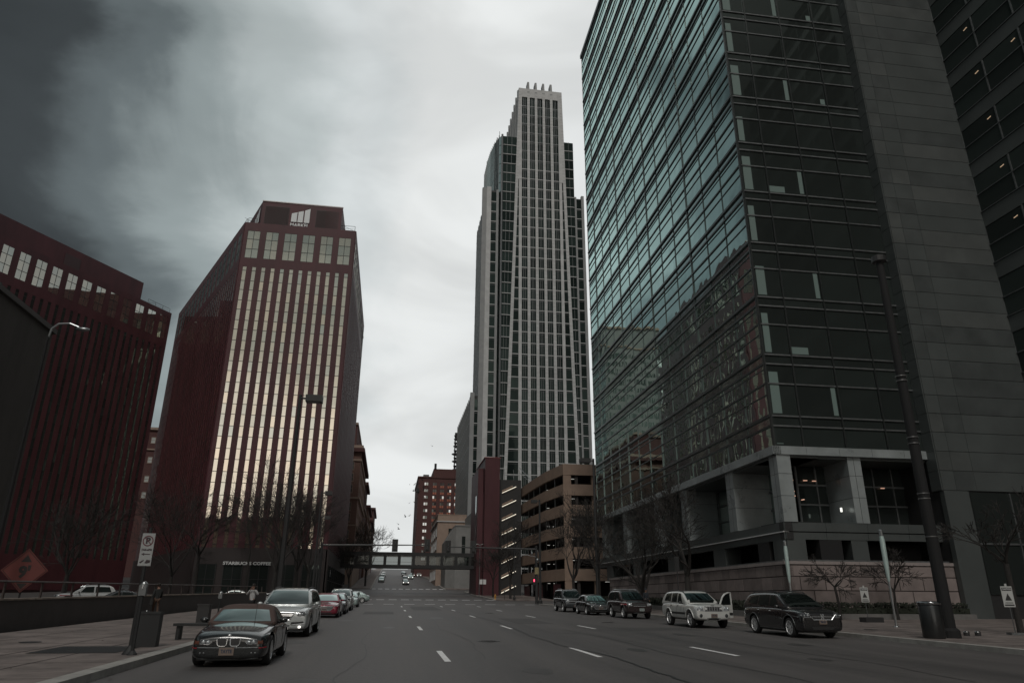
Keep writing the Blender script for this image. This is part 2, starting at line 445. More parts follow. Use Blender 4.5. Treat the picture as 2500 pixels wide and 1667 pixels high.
for x0, x1, y0, y1 in ((7.0, 9.0, 40, 47.5), (-1.6, .6, 55, 61), (11.0, 14.6, 33.5, 36.0), (2.4, 4.9, 66, 80), (-4.6, -3.0, 12.5, 15.2)): strip(m, x0, x1, y0, y1, .003)
tag(m.build('road_patch', mat('asphalt patch', (.072, .069, .068), .7, var=.2, scale=1.2, bump=.5)), kind='structure')
m = MB()
for line in (((-.6, 12), (-.9, 16), (-.4, 21), (-.8, 28), (-.5, 34)), ((8.2, 11), (8.5, 15.5), (8.0, 21), (8.4, 27), (8.1, 36)), ((11.8, 14), (12.4, 18), (12.1, 24), (12.8, 31)), ((-5, 24), (-2, 24.4), (1.2, 23.9), (4.8, 24.6)), ((6.2, 33), (9.3, 33.6), (13.5, 33.1), (18, 33.5)), ((2.6, 20), (3.0, 27), (2.5, 35), (2.9, 47))):
    P = []
    for (x0, y0), (x1, y1) in zip(line, line[1:]):
        for k in range(7): t = k / 7; P.append((x0 + (x1 - x0) * t + rr.uniform(-.06, .06), y0 + (y1 - y0) * t + rr.uniform(-.06, .06)))
    for (x0, y0), (x1, y1) in zip(P, P[1:]):
        l = math.hypot(x1 - x0, y1 - y0) or 1; nx, ny = (y1 - y0) / l * .016, -(x1 - x0) / l * .016
        m.face([(x0 - nx, y0 - ny, gz(y0) + .005), (x0 + nx, y0 + ny, gz(y0) + .005), (x1 + nx, y1 + ny, gz(y1) + .005), (x1 - nx, y1 - ny, gz(y1) + .005)])
tag(m.build('road_crack', tar), kind='structure')
for i, (x, y, lb) in enumerate(((3.6, 26.5, 'round iron manhole cover in the lane nearest the black roadster'), (12.4, 41.5, 'round iron manhole cover in the right lane before the pale off roader'), (7.9, 58, 'round iron manhole cover farther up the middle lane'))):
    m = MB(); m.lathe([(0, .004), (.34, .004), (.36, .012), (.38, .012), (.40, .002)], (0, 0, 0), 24); 
    for k in range(5): m.box(-.25, .25, -.24 + k * .11, -.20 + k * .11, .004, .011)
    o = m.build('manhole_cover', mat('cast iron', (.05, .048, .047), .45, metal=.4, var=.3, scale=6)); o.location = (x, y, gz(y) + .006); tag(o, lb, 'manhole cover', 'manhole covers in the road')

# ------------------------------------------------------------------ facade frame
class FR:
    def __init__(s, x, y, dx, dy, nx, ny):
        l = math.hypot(dx, dy); s.o = (x, y); s.u = (dx / l, dy / l)
        l = math.hypot(nx, ny); s.n = (nx / l, ny / l)
    def __call__(s, a, z, d=0.0): return (s.o[0] + s.u[0] * a + s.n[0] * d, s.o[1] + s.u[1] * a + s.n[1] * d, z)
    def box(s, mb, a0, a1, z0, z1, d0, d1, mi=None): mb.box(a0, a1, d0, d1, z0, z1, lambda p: s(p[0], p[2], p[1]), mi)
    def pane(s, mb, a0, a1, z0, z1, d, mi=None, val=0.0, tilt=.004):
        e = [random.uniform(-tilt, tilt) for _ in range(3)]
        mb.face([s(a0, z0, d + e[0]), s(a1, z0, d + e[1]), s(a1, z1, d + e[2]), s(a0, z1, d + e[0] + e[2] - e[1])], mi, val)

def ribbed_face(root, fr, length, z0, z1, ncol, w, big_n, big_w, zb0, zb1, lead, gmat, rel=.025):
    """one face of the red towers: narrow ribbon windows between piers, a row of tall six-pane windows on top"""
    pitch = (length - 2 * lead) / (ncol - 1) if ncol > 1 else 0
    wall = MB()
    # piers and spandrels as real relief in front of the wall core
    edges = [0.0]
    for k in range(ncol):
        c = lead + k * pitch; edges += [c - w / 2, c + w / 2]
    edges.append(length)
    for a, b in zip(edges[0::2], edges[1::2]): fr.box(wall, a, b, z0, z1, 0, .14 + rel)
    fr.box(wall, 0, length, z1, zb0, 0, .144 + rel); fr.box(wall, 0, length, 3.0, z0, 0, .144 + rel)
    fr.box(wall, 0, length, zb1, 65, 0, .144 + rel)
    bl = lead - w / 2 + big_w / 2
    bp = (length - 2 * bl) / (big_n - 1)
    e2 = [0.0]
    for k in range(big_n):
        c = bl + k * bp; e2 += [c - big_w / 2, c + big_w / 2]
    e2.append(length)
    for a, b in zip(e2[0::2], e2[1::2]): fr.box(wall, a, b, zb0, zb1, 0, .14 + rel)
    zj = z0 + 1.2
    while zj < z1:
        for a, b in zip(edges[0::2], edges[1::2]): fr.box(wall, a, b, zj, zj + .035, .1, .142 + rel, 1)
        zj += 3.67
    wall.build('wall', [redp, redj], root)
    rows = [z1]
    z = z1 - .75; k = 0
    while z > z0:
        rows.append(z); z -= (1.95, 1.72)[k % 2]; k += 1
    rows.append(z0)
    for k in range(ncol):
        c = lead + k * pitch; mb = MB()
        warm = random.random()
        for a, b in zip(rows, rows[1:]):
            if a - b < .3: continue
            v = min(1, max(0, random.gauss(.35 + .4 * ((60 - a) / 60), .22)))
            fr.pane(mb, c - w / 2 + .02, c + w / 2 - .02, b + .04, a - .04, .14, 0, v, .0025)
            fr.box(mb, c - w / 2 - .0, c + w / 2 + .0, b - .045, b + .045, .10, .138 + rel, 1)
        mb.build('window', [gmat, darkm], root)
    for k in range(big_n):
        c = bl + k * bp; mb = MB()
        hs = (zb1 - zb0)
        zz = [zb0, zb0 + hs * .33, zb0 + hs * .69, zb1]
        for q in range(3):
            for hside in (0, 1):
                a0 = c - big_w / 2 + hside * big_w / 2
                fr.pane(mb, a0 + .04, a0 + big_w / 2 - .04, zz[q] + .05, zz[q + 1] - .05, .14, 0, random.uniform(.0, .5), .003)
            if q: fr.box(mb, c - big_w / 2, c + big_w / 2, zz[q] - .05, zz[q] + .05, .11, .138 + rel, 1)
        fr.box(mb, c - .045, c + .045, zb0, zb1, .11, .1385 + rel, 1)
        mb.build('window', [g_tan, darkm], root)

def railing(root, fr, a0, a1, z, d, h=1.1, step=2.2, name='railing', mt=None):
    mb = MB()
    n = max(1, round((a1 - a0) / step))
    for k in range(n + 1):
        a = a0 + (a1 - a0) * k / n; mb.tube([fr(a, z, d), fr(a, z + h, d)], .04, 5)
    mb.tube([fr(a0, z + h, d), fr(a1, z + h, d)], .04, 5); mb.tube([fr(a0, z + h * .5, d), fr(a1, z + h * .5, d)], .025, 5)
    mb.tube([fr(a1 - step, z + h, d), fr(a1, z + .1, d)], .025, 5)
    return mb.build(name, mt or blackm, root)

# --- red tower at the corner, centre left
FRx, FRy = -9.7, 118.3; FLx, FLy = -28.95, 118.4; Lx, Ly = -52.4, 166.3
rt_ = thing('red_office_tower', 'dark red office tower with ribbon windows and white bar logo on its roof box', 'office tower', (-25, 140, 0))
rt_.location = (0, 0, 0)
core = MB(); core.prism([(FRx - .02, FRy), (FRx - .02, 166.9), (Lx, 166.9), (Lx, Ly), (FLx, FLy)], 0, 64.6)
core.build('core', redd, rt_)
dbase = mat('darkened base', (.036, .028, .028), .6, var=.2, scale=.6)  # street level gloom put into the colour of this added base
m = MB()
for q0, q1 in (((FLx, FLy), (FRx, FRy)), ((FRx, FRy), (FRx, 166)), ((Lx, Ly), (FLx, FLy))):
    l = math.hypot(q1[0] - q0[0], q1[1] - q0[1]); fb_ = FR(q0[0], q0[1], q1[0] - q0[0], q1[1] - q0[1], (q1[1] - q0[1]), -(q1[0] - q0[0])); fb_.box(m, 0, l, 1.0, 8.99, 0, .38)
m.build('base', dbase, rt_)
fF = FR(FLx, FLy, FRx - FLx, FRy - FLy, -.005, -1)
ribbed_face(rt_, fF, FRx - FLx, 9.0, 56.3, 12, .64, 6, 2.13, 58.0, 63.35, .95, g_tan)
dL = (Lx - FLx, Ly - FLy); lL = math.hypot(*dL)
fL = FR(FLx, FLy, dL[0], dL[1], -dL[1], dL[0])
fL.n = (-dL[1] / lL, dL[0] / lL)
ribbed_face(rt_, fL, lL, 9.0, 56.3, 33, .64, 16, 2.13, 58.0, 63.35, 1.3, g_tan)
fR_ = FR(FRx, FRy, 0, 1, 1, 0)
ribbed_face(rt_, fR_, 48.5, 9.0, 56.3, 30, .64, 15, 2.13, 58.0, 63.35, 1.3, g_tan, .03)
m = MB(); m.prism([(-27, 120.6), (-12.6, 120.5), (-12.6, 160), (-44.5, 160)], 64.6, 71.0)
ph = m.build('penthouse', redp, rt_)
m = MB(); fP = FR(-27, 120.58, 1, 0, 0, -1)
fP.box(m, -.1, 14.5, 70.86, 71.04, -.2, .12); m.build('coping', mat('coping metal', (.4, .38, .38), .4, metal=.6), ph)
for a0, a1 in ((.55, 4.9), (9.7, 13.9)):
    m = MB(); fP.box(m, a0, a1, 65.9, 70.0, .0, .06, 0)
    for q in range(1, 40): fP.box(m, a0 + .05, a1 - .05, 65.95 + q * .1, 65.99 + q * .1, .06, .09, 0)
    m.build('louvre', redd, ph)
logo_m = mat('white sign face', (.78, .82, .84), .4)
m = MB()
for k, (a0, a1, hl, hr) in enumerate(((5.35, 6.35, 1.72, 2.05), (6.52, 7.45, 2.15, 2.42), (7.66, 8.62, 2.55, 2.98))):
    zb = 67.0
    P = [(a0, zb), (a1, zb), (a1, zb + hr), (a0 + .02, zb + hl)]
    f0 = [fP(a, z, .20) for a, z in P]; f1 = [fP(a, z, .03) for a, z in P]
    m.face(f0)
    for q in range(4): m.face([f0[q], f1[q], f1[(q + 1) % 4], f0[(q + 1) % 4]])
m.build('logo', logo_m, ph)
m = MB(); add_text(m, 'MARKEL', 1.0, fP(6.95, 66.35, .16), (1, 0, 0), (0, 0, 1), bold=.025, ext=.04, width=3.35); m.build('lettering', logo_m, ph)
fPL = FR(-27, 120.6, -17.5, 39.4, -39.4, -17.5); fPL.n = (-39.4 / 43.1, -17.5 / 43.1)
m = MB()
for k, (a0, a1, hl, hr) in enumerate(((1.0, 2.0, 1.72, 2.05), (2.2, 3.1, 2.15, 2.42), (3.3, 4.25, 2.55, 2.98))):
    a0, a1 = 5.2 - a1, 5.2 - a0
    m.face([fPL(a, z, .15) for a, z in ((a0, 67), (a1, 67), (a1, 67 + hl), (a0, 67 + hr))])
m.build('logo', logo_m, ph)
m = MB(); add_text(m, 'MARKEL', 1.0, fPL(2.6, 66.35, .16), (17.5, -39.4, 0), (0, 0, 1), bold=.025, ext=.04, width=3.35); m.build('lettering', logo_m, ph)
railing(rt_, fF, -.2 + .5, 1.8, 65, -.3); railing(rt_, fF, 16.6, 19.1, 65, -.3); railing(rt_, fL, .6, 10, 65, -.3)
# street level of the red tower: door bays, dark glazing, white lettering
m = MB(); fF.box(m, 0, 19.25, .0, 3.0, .0, .3); fR_.box(m, 0, 48, 0, 3.0, 0, .3); fL.box(m, 0, lL, 0, 3.0, 0, .3); m.build('plinth', dbase, rt_)
for fr, n, L0 in ((fF, 5, 19.2), (fR_, 10, 48)):
    for k in range(n):
        w = L0 / n; m = MB()
        fr.pane(m, k * w + .6, k * w + w - .6, 1.9, 6.6, .45, 0, .2)
        fr.box(m, k * w + .5, k * w + .62, 1.8, 6.7, .41, .52, 1); fr.box(m, k * w + w - .62, k * w + w - .5, 1.8, 6.7, .41, .52, 1)
        fr.box(m, k * w + w / 2 - .05, k * w + w / 2 + .05, 1.9, 6.6, .41, .52, 1); fr.box(m, k * w + .6, k * w + w - .6, 4.4, 4.5, .41, .52, 1)
        m.build('shopfront', [g_dark, darkm], rt_)
m = MB(); add_text(m, 'STARBUCKS COFFEE', .62, (-21.2, 117.68, 6.72), (1, 0, 0), (0, 0, 1), bold=.02, ext=.03, width=7.0); m.build('lettering', white, rt_)
m = MB(); m.lathe([(.0, 0), (.42, 0), (.5, .02), (.5, .08)], (0, 0, 0), 24, 'z')
m2 = MB()
for r0, r1 in ((.38, .5), (.0, .22)):
    for k in range(24):
        a, b = 2 * math.pi * k / 24, 2 * math.pi * (k + 1) / 24
        m2.face([(-9.10, 122.2 + r * math.cos(t), 5.6 + r * math.sin(t)) for r, t in ((r0, a), (r1, a), (r1, b), (r0, b))])
m2.build('round_logo', white, rt_)

# --- red tower, far left
d0 = Vector((-20.6, -35.0)).normalized(); n0 = Vector((-d0.y, d0.x))
if n0.dot(Vector((54, -166))) < 0: n0 = -n0
lt = thing('red_office_tower', 'dark red office tower at the left edge, its tall top windows half in shade', 'office tower')
f2 = FR(-54.4, 166.6, d0.x, d0.y, n0.x, n0.y)
m = MB(); q = [f2(0, 0), f2(62, 0), f2(62, 0, -34), f2(0, 0, -34)]
m.prism([(p[0], p[1]) for p in q], 0, 64.6); m.build('core', redd, lt)
ribbed_face(lt, f2, 61.0, 9.0, 56.3, 37, .64, 18, 2.1, 58.2, 63.7, 1.3, g_dark)  # darker glass puts the dark reflection into the narrow panes
m = MB(); f2.box(m, 7.1, 60, 64.6, 70.2, -30, -2.2); ph2 = m.build('penthouse', redp, lt)
m = MB(); f2.box(m, 23, 26.6, 65.6, 68.6, -2.3, -2.1); m.build('louvre', redd, ph2)
railing(lt, f2, .3, 6.6, 65, -.3)

# --- brown building close on the left
m_nb = thing('concrete_building', 'dark brown concrete building at the left edge with one tall narrow slit window', 'building')
m = MB(); m.box(-48, -25.4, 12, 53.7, 0, 20.0); m.build('wall', mat('dark brown render', (.085, .075, .068), .85, var=.3, scale=.6, bump=.4, stretch=(1, 1, .3)), m_nb)
fN = FR(-25.4, 53.7, 0, -1, 1, 0)
for a in (6.4, 14, 21.5, 29):
    m = MB(); fN.box(m, a, a + .75, 2.5, 16.8, .0, .012); m.build('window', g_dark, m_nb)
m = MB(); fN.box(m, -.15, 41, 19.9, 20.25, -.3, .2); m.build('parapet', mat('dark coping', (.10, .09, .085), .7), m_nb)
# ------------------------------------------------------------------ glass office building, right
gb = thing('glass_office_building', 'teal glass curtain wall office building on grey panelled podium columns', 'office building')
fG = FR(26, 45.2, .0164, 1, -1, .0164)      # long side along the street
fH = FR(26, 45.2, 1, -.0164, -.0164, -1)    # short side facing down the street
LG, LH = 47.1, 12.2
A0, FH = 14.04, 4.58
NF = 16
m = MB()
c = [fG(0, 0, -.12), fG(LG, 0, -.12), (62, 92, 0), (62, 45.6, 0), fH(LH, 0, -.12)]
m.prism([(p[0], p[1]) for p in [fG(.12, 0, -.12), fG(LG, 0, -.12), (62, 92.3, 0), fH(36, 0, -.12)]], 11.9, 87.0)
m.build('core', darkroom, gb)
pale = mat('pale column inside', (.17, .235, .22), .5)
rows_of = lambda k: [A0 + (k - 1) * FH, A0 + k * FH - 2.2, A0 + k * FH - .72, A0 + k * FH]
BAY = LG / 13
for k in range(0, NF + 1):
    zA, zC, zB, zT = rows_of(k)
    if k == 0: zA = 11.9
    if k == NF: pass
    top = min(zT, 87.1)
    mb = MB()
    zD = zA + 1.55
    segs = [(zA, zC, 0), (zC, zB, 0), (zB, zT, 2)]
    for z0, z1, mi in segs:
        if z1 - z0 < .1: continue
        for b in range(13):
            v = random.random() * .5 + (.35 if mi == 0 and z0 == zA else 0)
            fG.pane(mb, b * BAY + .03, (b + 1) * BAY - .03, z0 + .03, z1 - .03, 0, mi, v, .007)
    for z, h, d in ((zC, .06, .09), (zB, .07, .10), (zT, .10, .14)) + (((zD, .035, .06), (zB - .42, .03, .05)) if k else ()):
        fG.box(mb, -.05, LG, z - h, z + h, -.04, d, 1)
    mb.build('glass_band', [g_teal, mull, g_span], gb)
    mb = MB()
    xs = [0, 2.16, 5.4, 8.64, 11.88]
    for z0, z1, mi in segs:
        if z1 - z0 < .1: continue
        for a, b in zip(xs, xs[1:]):
            fH.pane(mb, a + .03, b - .03, z0 + .03, z1 - .03, 0, 0, random.random() * .6, .006)
    for z, h, d in ((zC, .05, .08), (zB, .055, .09), (zT, .055, .09)):
        fH.box(mb, 0, 11.9, z - h, z + h, -.04, d, 1)
    # pale round column just behind the corner glass and blinds in a few bays
    if k < NF - 3:
        fH.box(mb, .22, .72 + .2 * (k % 2), zA + .2, zC + (.9 if k % 3 else .2), .004, .012, 3)
        if k % 2: fH.box(mb, 4.9, 5.25, zA + .2, zC - .1, .004, .012, 3)
        if k in (2, 5, 7, 9): fH.box(mb, 8.1 if k > 5 else 2.3, 8.5 if k > 5 else 3.6, zA + .15, zA + .7, .004, .012, 3)
    mb.build('glass_band', [g_dark, steeld, g_dark, pale], gb)
for b in range(14):
    mb = MB(); w = .06 if b % 3 == 0 else .03
    fG.box(mb, max(b * BAY - w, -.07), b * BAY + w, 11.9, 87.1, -.04, .09 if b % 3 == 0 else .06)
    mb.build('mullion', mull, gb)
for a in (0, 2.16, 5.4, 8.64, 11.88):
    mb = MB(); fH.box(mb, a - .06, a + .06, 11.9, 87.1, -.04, .12); mb.build('mullion', mull, gb)
mb = MB(); fG.box(mb, -.3, LG + .2, 87.1, 87.75, -.5, .25); fH.box(mb, -.25, 13, 87.1, 87.74, -.5, .3); mb.build('parapet', steeld, gb)
# podium
def seamed(mb, fr, a0, a1, z0, z1, d0, d1, step, mi=0, mj=1):
    n = max(1, round((a1 - a0) / step)); w = (a1 - a0) / n
    for k in range(n): fr.box(mb, a0 + k * w + .012, a0 + (k + 1) * w - .012, z0, z1, d0, d1, mi)
    fr.box(mb, a0, a1, z0 + .01, z1 - .01, d0 - .05, d1 - .03, mj)
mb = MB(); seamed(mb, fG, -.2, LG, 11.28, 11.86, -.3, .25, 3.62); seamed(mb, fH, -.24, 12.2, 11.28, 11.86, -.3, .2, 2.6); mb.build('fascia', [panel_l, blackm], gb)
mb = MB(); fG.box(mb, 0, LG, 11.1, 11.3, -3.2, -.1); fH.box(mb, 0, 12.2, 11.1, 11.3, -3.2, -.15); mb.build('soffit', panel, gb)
def column(fr, a, wa, wd, d):
    mb = MB()
    for z0, z1 in ((6.75, 8.45), (8.48, 9.95), (9.98, 11.28)):
        fr.box(mb, a, a + wa, z0, z1, d - wd, d, 0)
    fr.box(mb, a + .03, a + wa - .03, 6.75, 11.28, d - wd + .03, d - .03, 1)
    fr.box(mb, a + wa * .45, a + wa * .45 + .03, 6.75, 11.28, d - .05, d + .004, 1)
    mb.build('column', [panel_l, blackm], gb)
for a in (6.9, 16.6, 24.0, 34.8, 44.0): column(fG, a, 1.3, 4.0, .0)
column(fG, -.1, 1.1, 1.0, .0); column(fH, 5.35, 1.0, 4.0, .0)
for fr, L0, n in ((fG, LG, 10), (fH, 12.2, 4)):
    for k in range(1, n):
        w = L0 / n; mb = MB()
        for q in range(3):
            zz = (6.6, 8.3, 9.7, 11.1)
            fr.pane(mb, k * w + .06, k * w + w * .5 - .05, zz[q] + .07, zz[q + 1] - .07, -3.0, 0, random.random() * .4)
            fr.pane(mb, k * w + w * .5 + .05, k * w + w - .06, zz[q] + .07, zz[q + 1] - .07, -3.0, 0, random.random() * .4)
            fr.box(mb, k * w, k * w + w, zz[q] - .06, zz[q] + .06, -3.05, -2.88, 1)
        for a in (k * w - .05, k * w + w * .5 - .05): fr.box(mb, a, a + .1, 6.6, 11.1, -3.05, -2.9, 1)
        mb.build('podium_window', [g_dark, steeld], gb)
lampm = mat('lit downlight', (1, .75, .6), .5, emit=(1, .55, .38), es=.5)
for (fr, a, z) in ((fH, 2.4, 10.0), (fH, 3.5, 10.0), (fH, 4.2, 9.98), (fH, 7.2, 9.9), (fH, 9.6, 9.6), (fG, 3.0, 8.9), (fG, 1.9, 8.5), (fH, 2.4, 9.2)):
    mb = MB(); fr.box(mb, a, a + .28, z, z + .05, -2.86, -2.75); mb.build('downlight', lampm, gb)
for (fr, a, z) in ((fG, 8.9, 7.5), (fH, 4.9, 7.6)):
    mb = MB(); fr.box(mb, a, a + .1, z, z + .28, -1.0, -.9); mb.build('wall_lamp', mat('lit wall lamp', (1, 1, .95), .5, emit=(1, 1, .9), es=1.2), gb)
mb = MB(); seamed(mb, fG, -.1, LG, 6.14, 6.72, -.5, .02, 3.62); seamed(mb, fG, -.1, LG, 5.62, 6.08, -.5, -.04, 3.62)
seamed(mb, fH, -.05, 12.2, 6.14, 6.72, -.5, .02, 3.2); seamed(mb, fH, -.05, 12.2, 5.62, 6.08, -.5, -.04, 3.2)
mb.build('ledge', [panel, blackm], gb)
mb = MB(); fG.box(mb, 0, LG, 6.08, 6.14, -.3, .10); mb.build('metal_strip', mat('highlight strip', (.85, .86, .86), .35, metal=.2), gb)  # metal strip coloured near white to put its highlight in
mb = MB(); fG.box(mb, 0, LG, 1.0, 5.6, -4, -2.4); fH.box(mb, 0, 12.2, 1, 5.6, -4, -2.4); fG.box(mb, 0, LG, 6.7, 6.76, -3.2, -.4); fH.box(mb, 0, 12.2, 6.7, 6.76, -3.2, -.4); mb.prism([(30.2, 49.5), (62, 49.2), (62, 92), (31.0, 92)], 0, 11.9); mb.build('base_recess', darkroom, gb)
for fr, L in ((fG, ((9.7, 11.9), (20.1, 22.5), (30.8, 33.3), (41.5, 44), (-.02, 1.9))), (fH, ((.0, 1.35), (4.75, 5.95)))):
    for a, b in L:
        mb = MB(); fr.box(mb, a, b, 3.9, 5.62, -1.4, -.07); mb.build('pilaster', panel, gb)

# stone retaining wall in front of its base
sw = thing('stone_wall', 'pinkish stone block retaining wall with pale coping under the glass building', 'wall')
fS = FR(25.5, 44.7, .0164, 1, -1, .0164); fT = FR(25.5, 44.7, 1, -.0164, -.0164, -1)
stones = [mat('stone block %s' % w, tuple(x * k for x in (.235, .195, .185)), .8, var=.16, scale=1.5, bump=.25) for w, k in (('light', 1.12), ('mid', .9), ('dark', .68))]
mb = MB(); rr = random.Random(11)
for fr, L0, st in ((fS, 41.5, 1.42), (fT, 13.5, 1.75)):
    fr.box(mb, .0, L0, .6, 4.16, -.5, -.03, 3)
    zz = (1.55, 2.42, 3.28, 4.0)
    zlo = (.9, 1.62)
    for r_, (z0, z1) in enumerate(((.7, 1.5), (1.53, 2.38), (2.41, 3.24), (3.27, 3.98))):
        a = -(.0 if r_ % 2 else st / 2)
        while a < L0:
            fr.box(mb, max(0, a) + .03, min(L0, a + st) - .03, z0 + .015, z1 - .02, -.4, 0, rr.choice((0, 0, 1, 1, 1, 2)))
            a += st
mb.build('block_face', stones + [mat('mortar', (.05, .04, .038), .95)], sw)
mb = MB()
for fr, L0, st in ((fS, 41.5, 2.1), (fT, 13.5, 2.6)):
    a = 0
    while a < L0 - .1:
        fr.box(mb, a + .01, min(L0, a + st) - .01, 4.0, 4.2, -.5, .07); a += st
mb.build('coping', pinkcap, sw)
mb = MB(); fS.box(mb, 0, 41, 4.2, 4.32, -.5, -.35); fT.box(mb, 0, 13, 4.2, 4.32, -.5, -.35); mb.build('rail', steeld, sw)

# planter and clipped hedge along the foot of the stone wall
pl = thing('planter', 'low grey concrete planter kerb below the stone wall', 'planter')
mb = MB(); slab(mb, 24.0, 24.3, 44, 86, .48); slab(mb, 24.0, 37.3, 43.0, 43.3, .45); mb.build('kerb_wall', mat('grey planter', (.17, .165, .16), .85, var=.15), pl)
hm = mat('hedge', (.022, .027, .018), .95, var=.4, scale=6)
rr = random.Random(5)
mb = MB()
for k in range(9000):
    if rr.random() < .72: x, y = rr.uniform(24.3, 25.2), rr.uniform(44, 86)
    else: x, y = rr.uniform(24.4, 37.2), rr.uniform(43.4, 44.4)
    z = gz(y) + .1 + 1.0 * math.sqrt(rr.random()); s_ = rr.uniform(.04, .1)
    a = Vector((rr.gauss(0, 1), rr.gauss(0, 1), rr.gauss(0, 1))).normalized() * s_; b = a.orthogonal().normalized() * s_
    p = Vector((x, y, z)); mb.face([p - a - b, p + a - b * .6, p + a + b, p - a + b * .6])
mb.box(24.35, 25.15, 44, 86, .9, 1.45); mb.box(24.35, 37.25, 43.45, 44.3, .5, 1.35)
tag(mb.build('hedge', hm), 'clipped dark evergreen hedge along the foot of the stone wall', 'hedge')

# ------------------------------------------------------------------ panelled tower and wing, right edge
pt = thing('panelled_building', 'grey metal panelled stair tower with a glazed office wing at the right edge', 'office building')
fK = FR(37.55, 44.0, 1, -.0164, -.0164, -1)
m = MB(); m.box(37.62, 62, 44.05, 62, 0, 110); m.build('core', blackm, pt)
mb = MB()
hp = 1.37; rp = random.Random(4)
z = 9.0; k = 0
while z < 74:
    fK.box(mb, 0.02, 1.05, z + .018, z + hp - .018, -.4, 0, rp.choice((0, 0, 2, 3))); fK.box(mb, 1.07, 2.6, z + .018, z + hp - .018, -.4, 0, rp.choice((0, 0, 2, 3))); fK.box(mb, 2.62, 8.6, z + .018, z + hp - .018, -.4, 0, rp.choice((0, 0, 2, 3)))
    z += hp
mb.box(37.50, 37.60, 44.05, 45.05, 9, 74)
z = 9
while z < 74:
    mb.box(37.46, 37.54, 44.02, 45.0, z + .02, z + hp - .02, None, 0); z += hp
mb.build('cladding', [panel, blackm, mat('grey panel a', (.09, .10, .10), .42, var=.2, scale=.5, metal=.25), mat('grey panel b', (.12, .13, .128), .34, var=.16, scale=.4, metal=.25)], pt)
mb = MB(); fK.box(mb, 0, 1.9, 0, 8.98, -.4, .02); mb.build('base_pier', panel, pt)
mb = MB(); fK.pane(mb, 2.0, 8.5, 2.2, 8.9, -.02, 0, .1); fK.box(mb, 1.95, 8.5, 5.4, 5.52, -.05, .05, 1); fK.box(mb, 5, 5.1, 2.2, 8.9, -.05, .05, 1); mb.build('entrance_window', [g_dark, steeld], pt)
fWg = FR(46.1, 43.9, 0, -1, -1, 0)
m = MB(); m.box(46.18, 72, 8, 43.8, 0, 100); m.build('core', blackm, pt)
zf = 12.0
k = 0
while zf < 70:
    mb = MB(); fWg.box(mb, 0, 33, zf + .0, zf + 1.28, -.1, .03, 0); fWg.box(mb, 0, 33, zf + 1.3, zf + 1.36, -.1, .12, 1); mb.build('spandrel', [panel, steeld], pt)
    mb = MB()
    for a in range(9):
        fWg.pane(mb, a * 3.6 + .03, a * 3.6 + 3.57, zf + 1.4, zf + 2.9, 0, 0, random.random()); fWg.pane(mb, a * 3.6 + .03, a * 3.6 + 3.57, zf + 2.95, zf + 4.5, 0, 0, random.random())
        fWg.box(mb, a * 3.6 - .05, a * 3.6 + .05, zf + 1.36, zf + 4.55, -.03, .08, 1)
    fWg.box(mb, 0, 33, zf + 2.89, zf + 2.96, -.02, .09, 1)
    mb.build('window_band', [g_dark, steeld], pt)
    for a in (2.7, 6.4):
        if 22 < zf < 50:
            for dz in (3.9,):
                mb = MB(); mb.tube([fWg(a, zf + dz, .03), fWg(a + .35, zf + dz + .05, .03)], .035, 5); mb.build('ceiling_light', mat('lit ceiling lamp', (1, .8, .6), .5, emit=(1, .68, .42), es=.3), pt)
    zf += 4.58

# ------------------------------------------------------------------ parking garage
pg = thing('parking_garage', 'tan concrete parking garage with open decks beyond the crossing', 'parking garage')
gp = [(28.4, 118.2), (27.15, 127.5), (26.6, 138), (26.3, 150.5)]
gpr = [(44, 117.9)]
bt = 23.7
deck = [(23.7 - k * 3.42 - 1.85, 23.7 - k * 3.42) for k in range(7)]
for z0, z1 in deck:
    if z1 < 4: continue
    mb = MB()
    outer = [gpr[0]] + gp; inner = [(44, 118.3)] + [(x + .35, y + .35) for x, y in gp]
    for (a, b, c_, d_) in zip(outer, outer[1:], inner, inner[1:]):
        mb.face([(a[0], a[1], z0), (b[0], b[1], z0), (b[0], b[1], z1), (a[0], a[1], z1)]); mb.face([(c_[0], c_[1], z0), (d_[0], d_[1], z0), (d_[0], d_[1], z1), (c_[0], c_[1], z1)])
        mb.face([(a[0], a[1], z1), (b[0], b[1], z1), (d_[0], d_[1], z1), (c_[0], c_[1], z1)]); mb.face([(a[0], a[1], z0), (b[0], b[1], z0), (d_[0], d_[1], z0), (c_[0], c_[1], z0)])
    mb.build('parapet', tan, pg)
    mb = MB(); mb.prism([(44, 118.6)] + [(x + .5, y + .5) for x, y in gp] + [(44, 151)], z0, z0 + .3); mb.build('deck', mat('shaded deck concrete', (.06, .053, .05), .9), pg)  # interior shade put into the concrete colour
    for (x, y) in ((30.5, 122), (36, 121), (29.4, 136)):
        mb = MB(); mb.box(x, x + 1.3, y, y + .12, z0 - .1, z0 - .04); mb.build('deck_light', mat('lit tube', (1, 1, .95), .5, emit=(1, .98, .9), es=.5), pg)
def along(t):
    for (x0, y0), (x1, y1) in zip(gp, gp[1:]):
        l = math.hypot(x1 - x0, y1 - y0)
        if t <= l: return x0 + (x1 - x0) * t / l, y0 + (y1 - y0) * t / l
        t -= l
    return gp[-1]
for k in range(8):
    x, y = along(.3 + k * 4.55); mb = MB(); mb.box(x + 2.2, x + 2.7, y, y + .5, .8, 23.5); mb.build('column', mat('shaded deck concrete', (.06, .053, .05), .9), pg)  # columns coloured darker to carry the interior shade
    mb = MB(); mb.tube([(x + .42, y + .6, 3.4), (x + .42, y + .6, 23)], .05, 6); mb.build('downpipe', steel, pg)
for x in (33.5, 39):
    mb = MB(); mb.box(x, x + .6, 118.6, 119.2, .8, 23.5); mb.build('column', tan, pg)
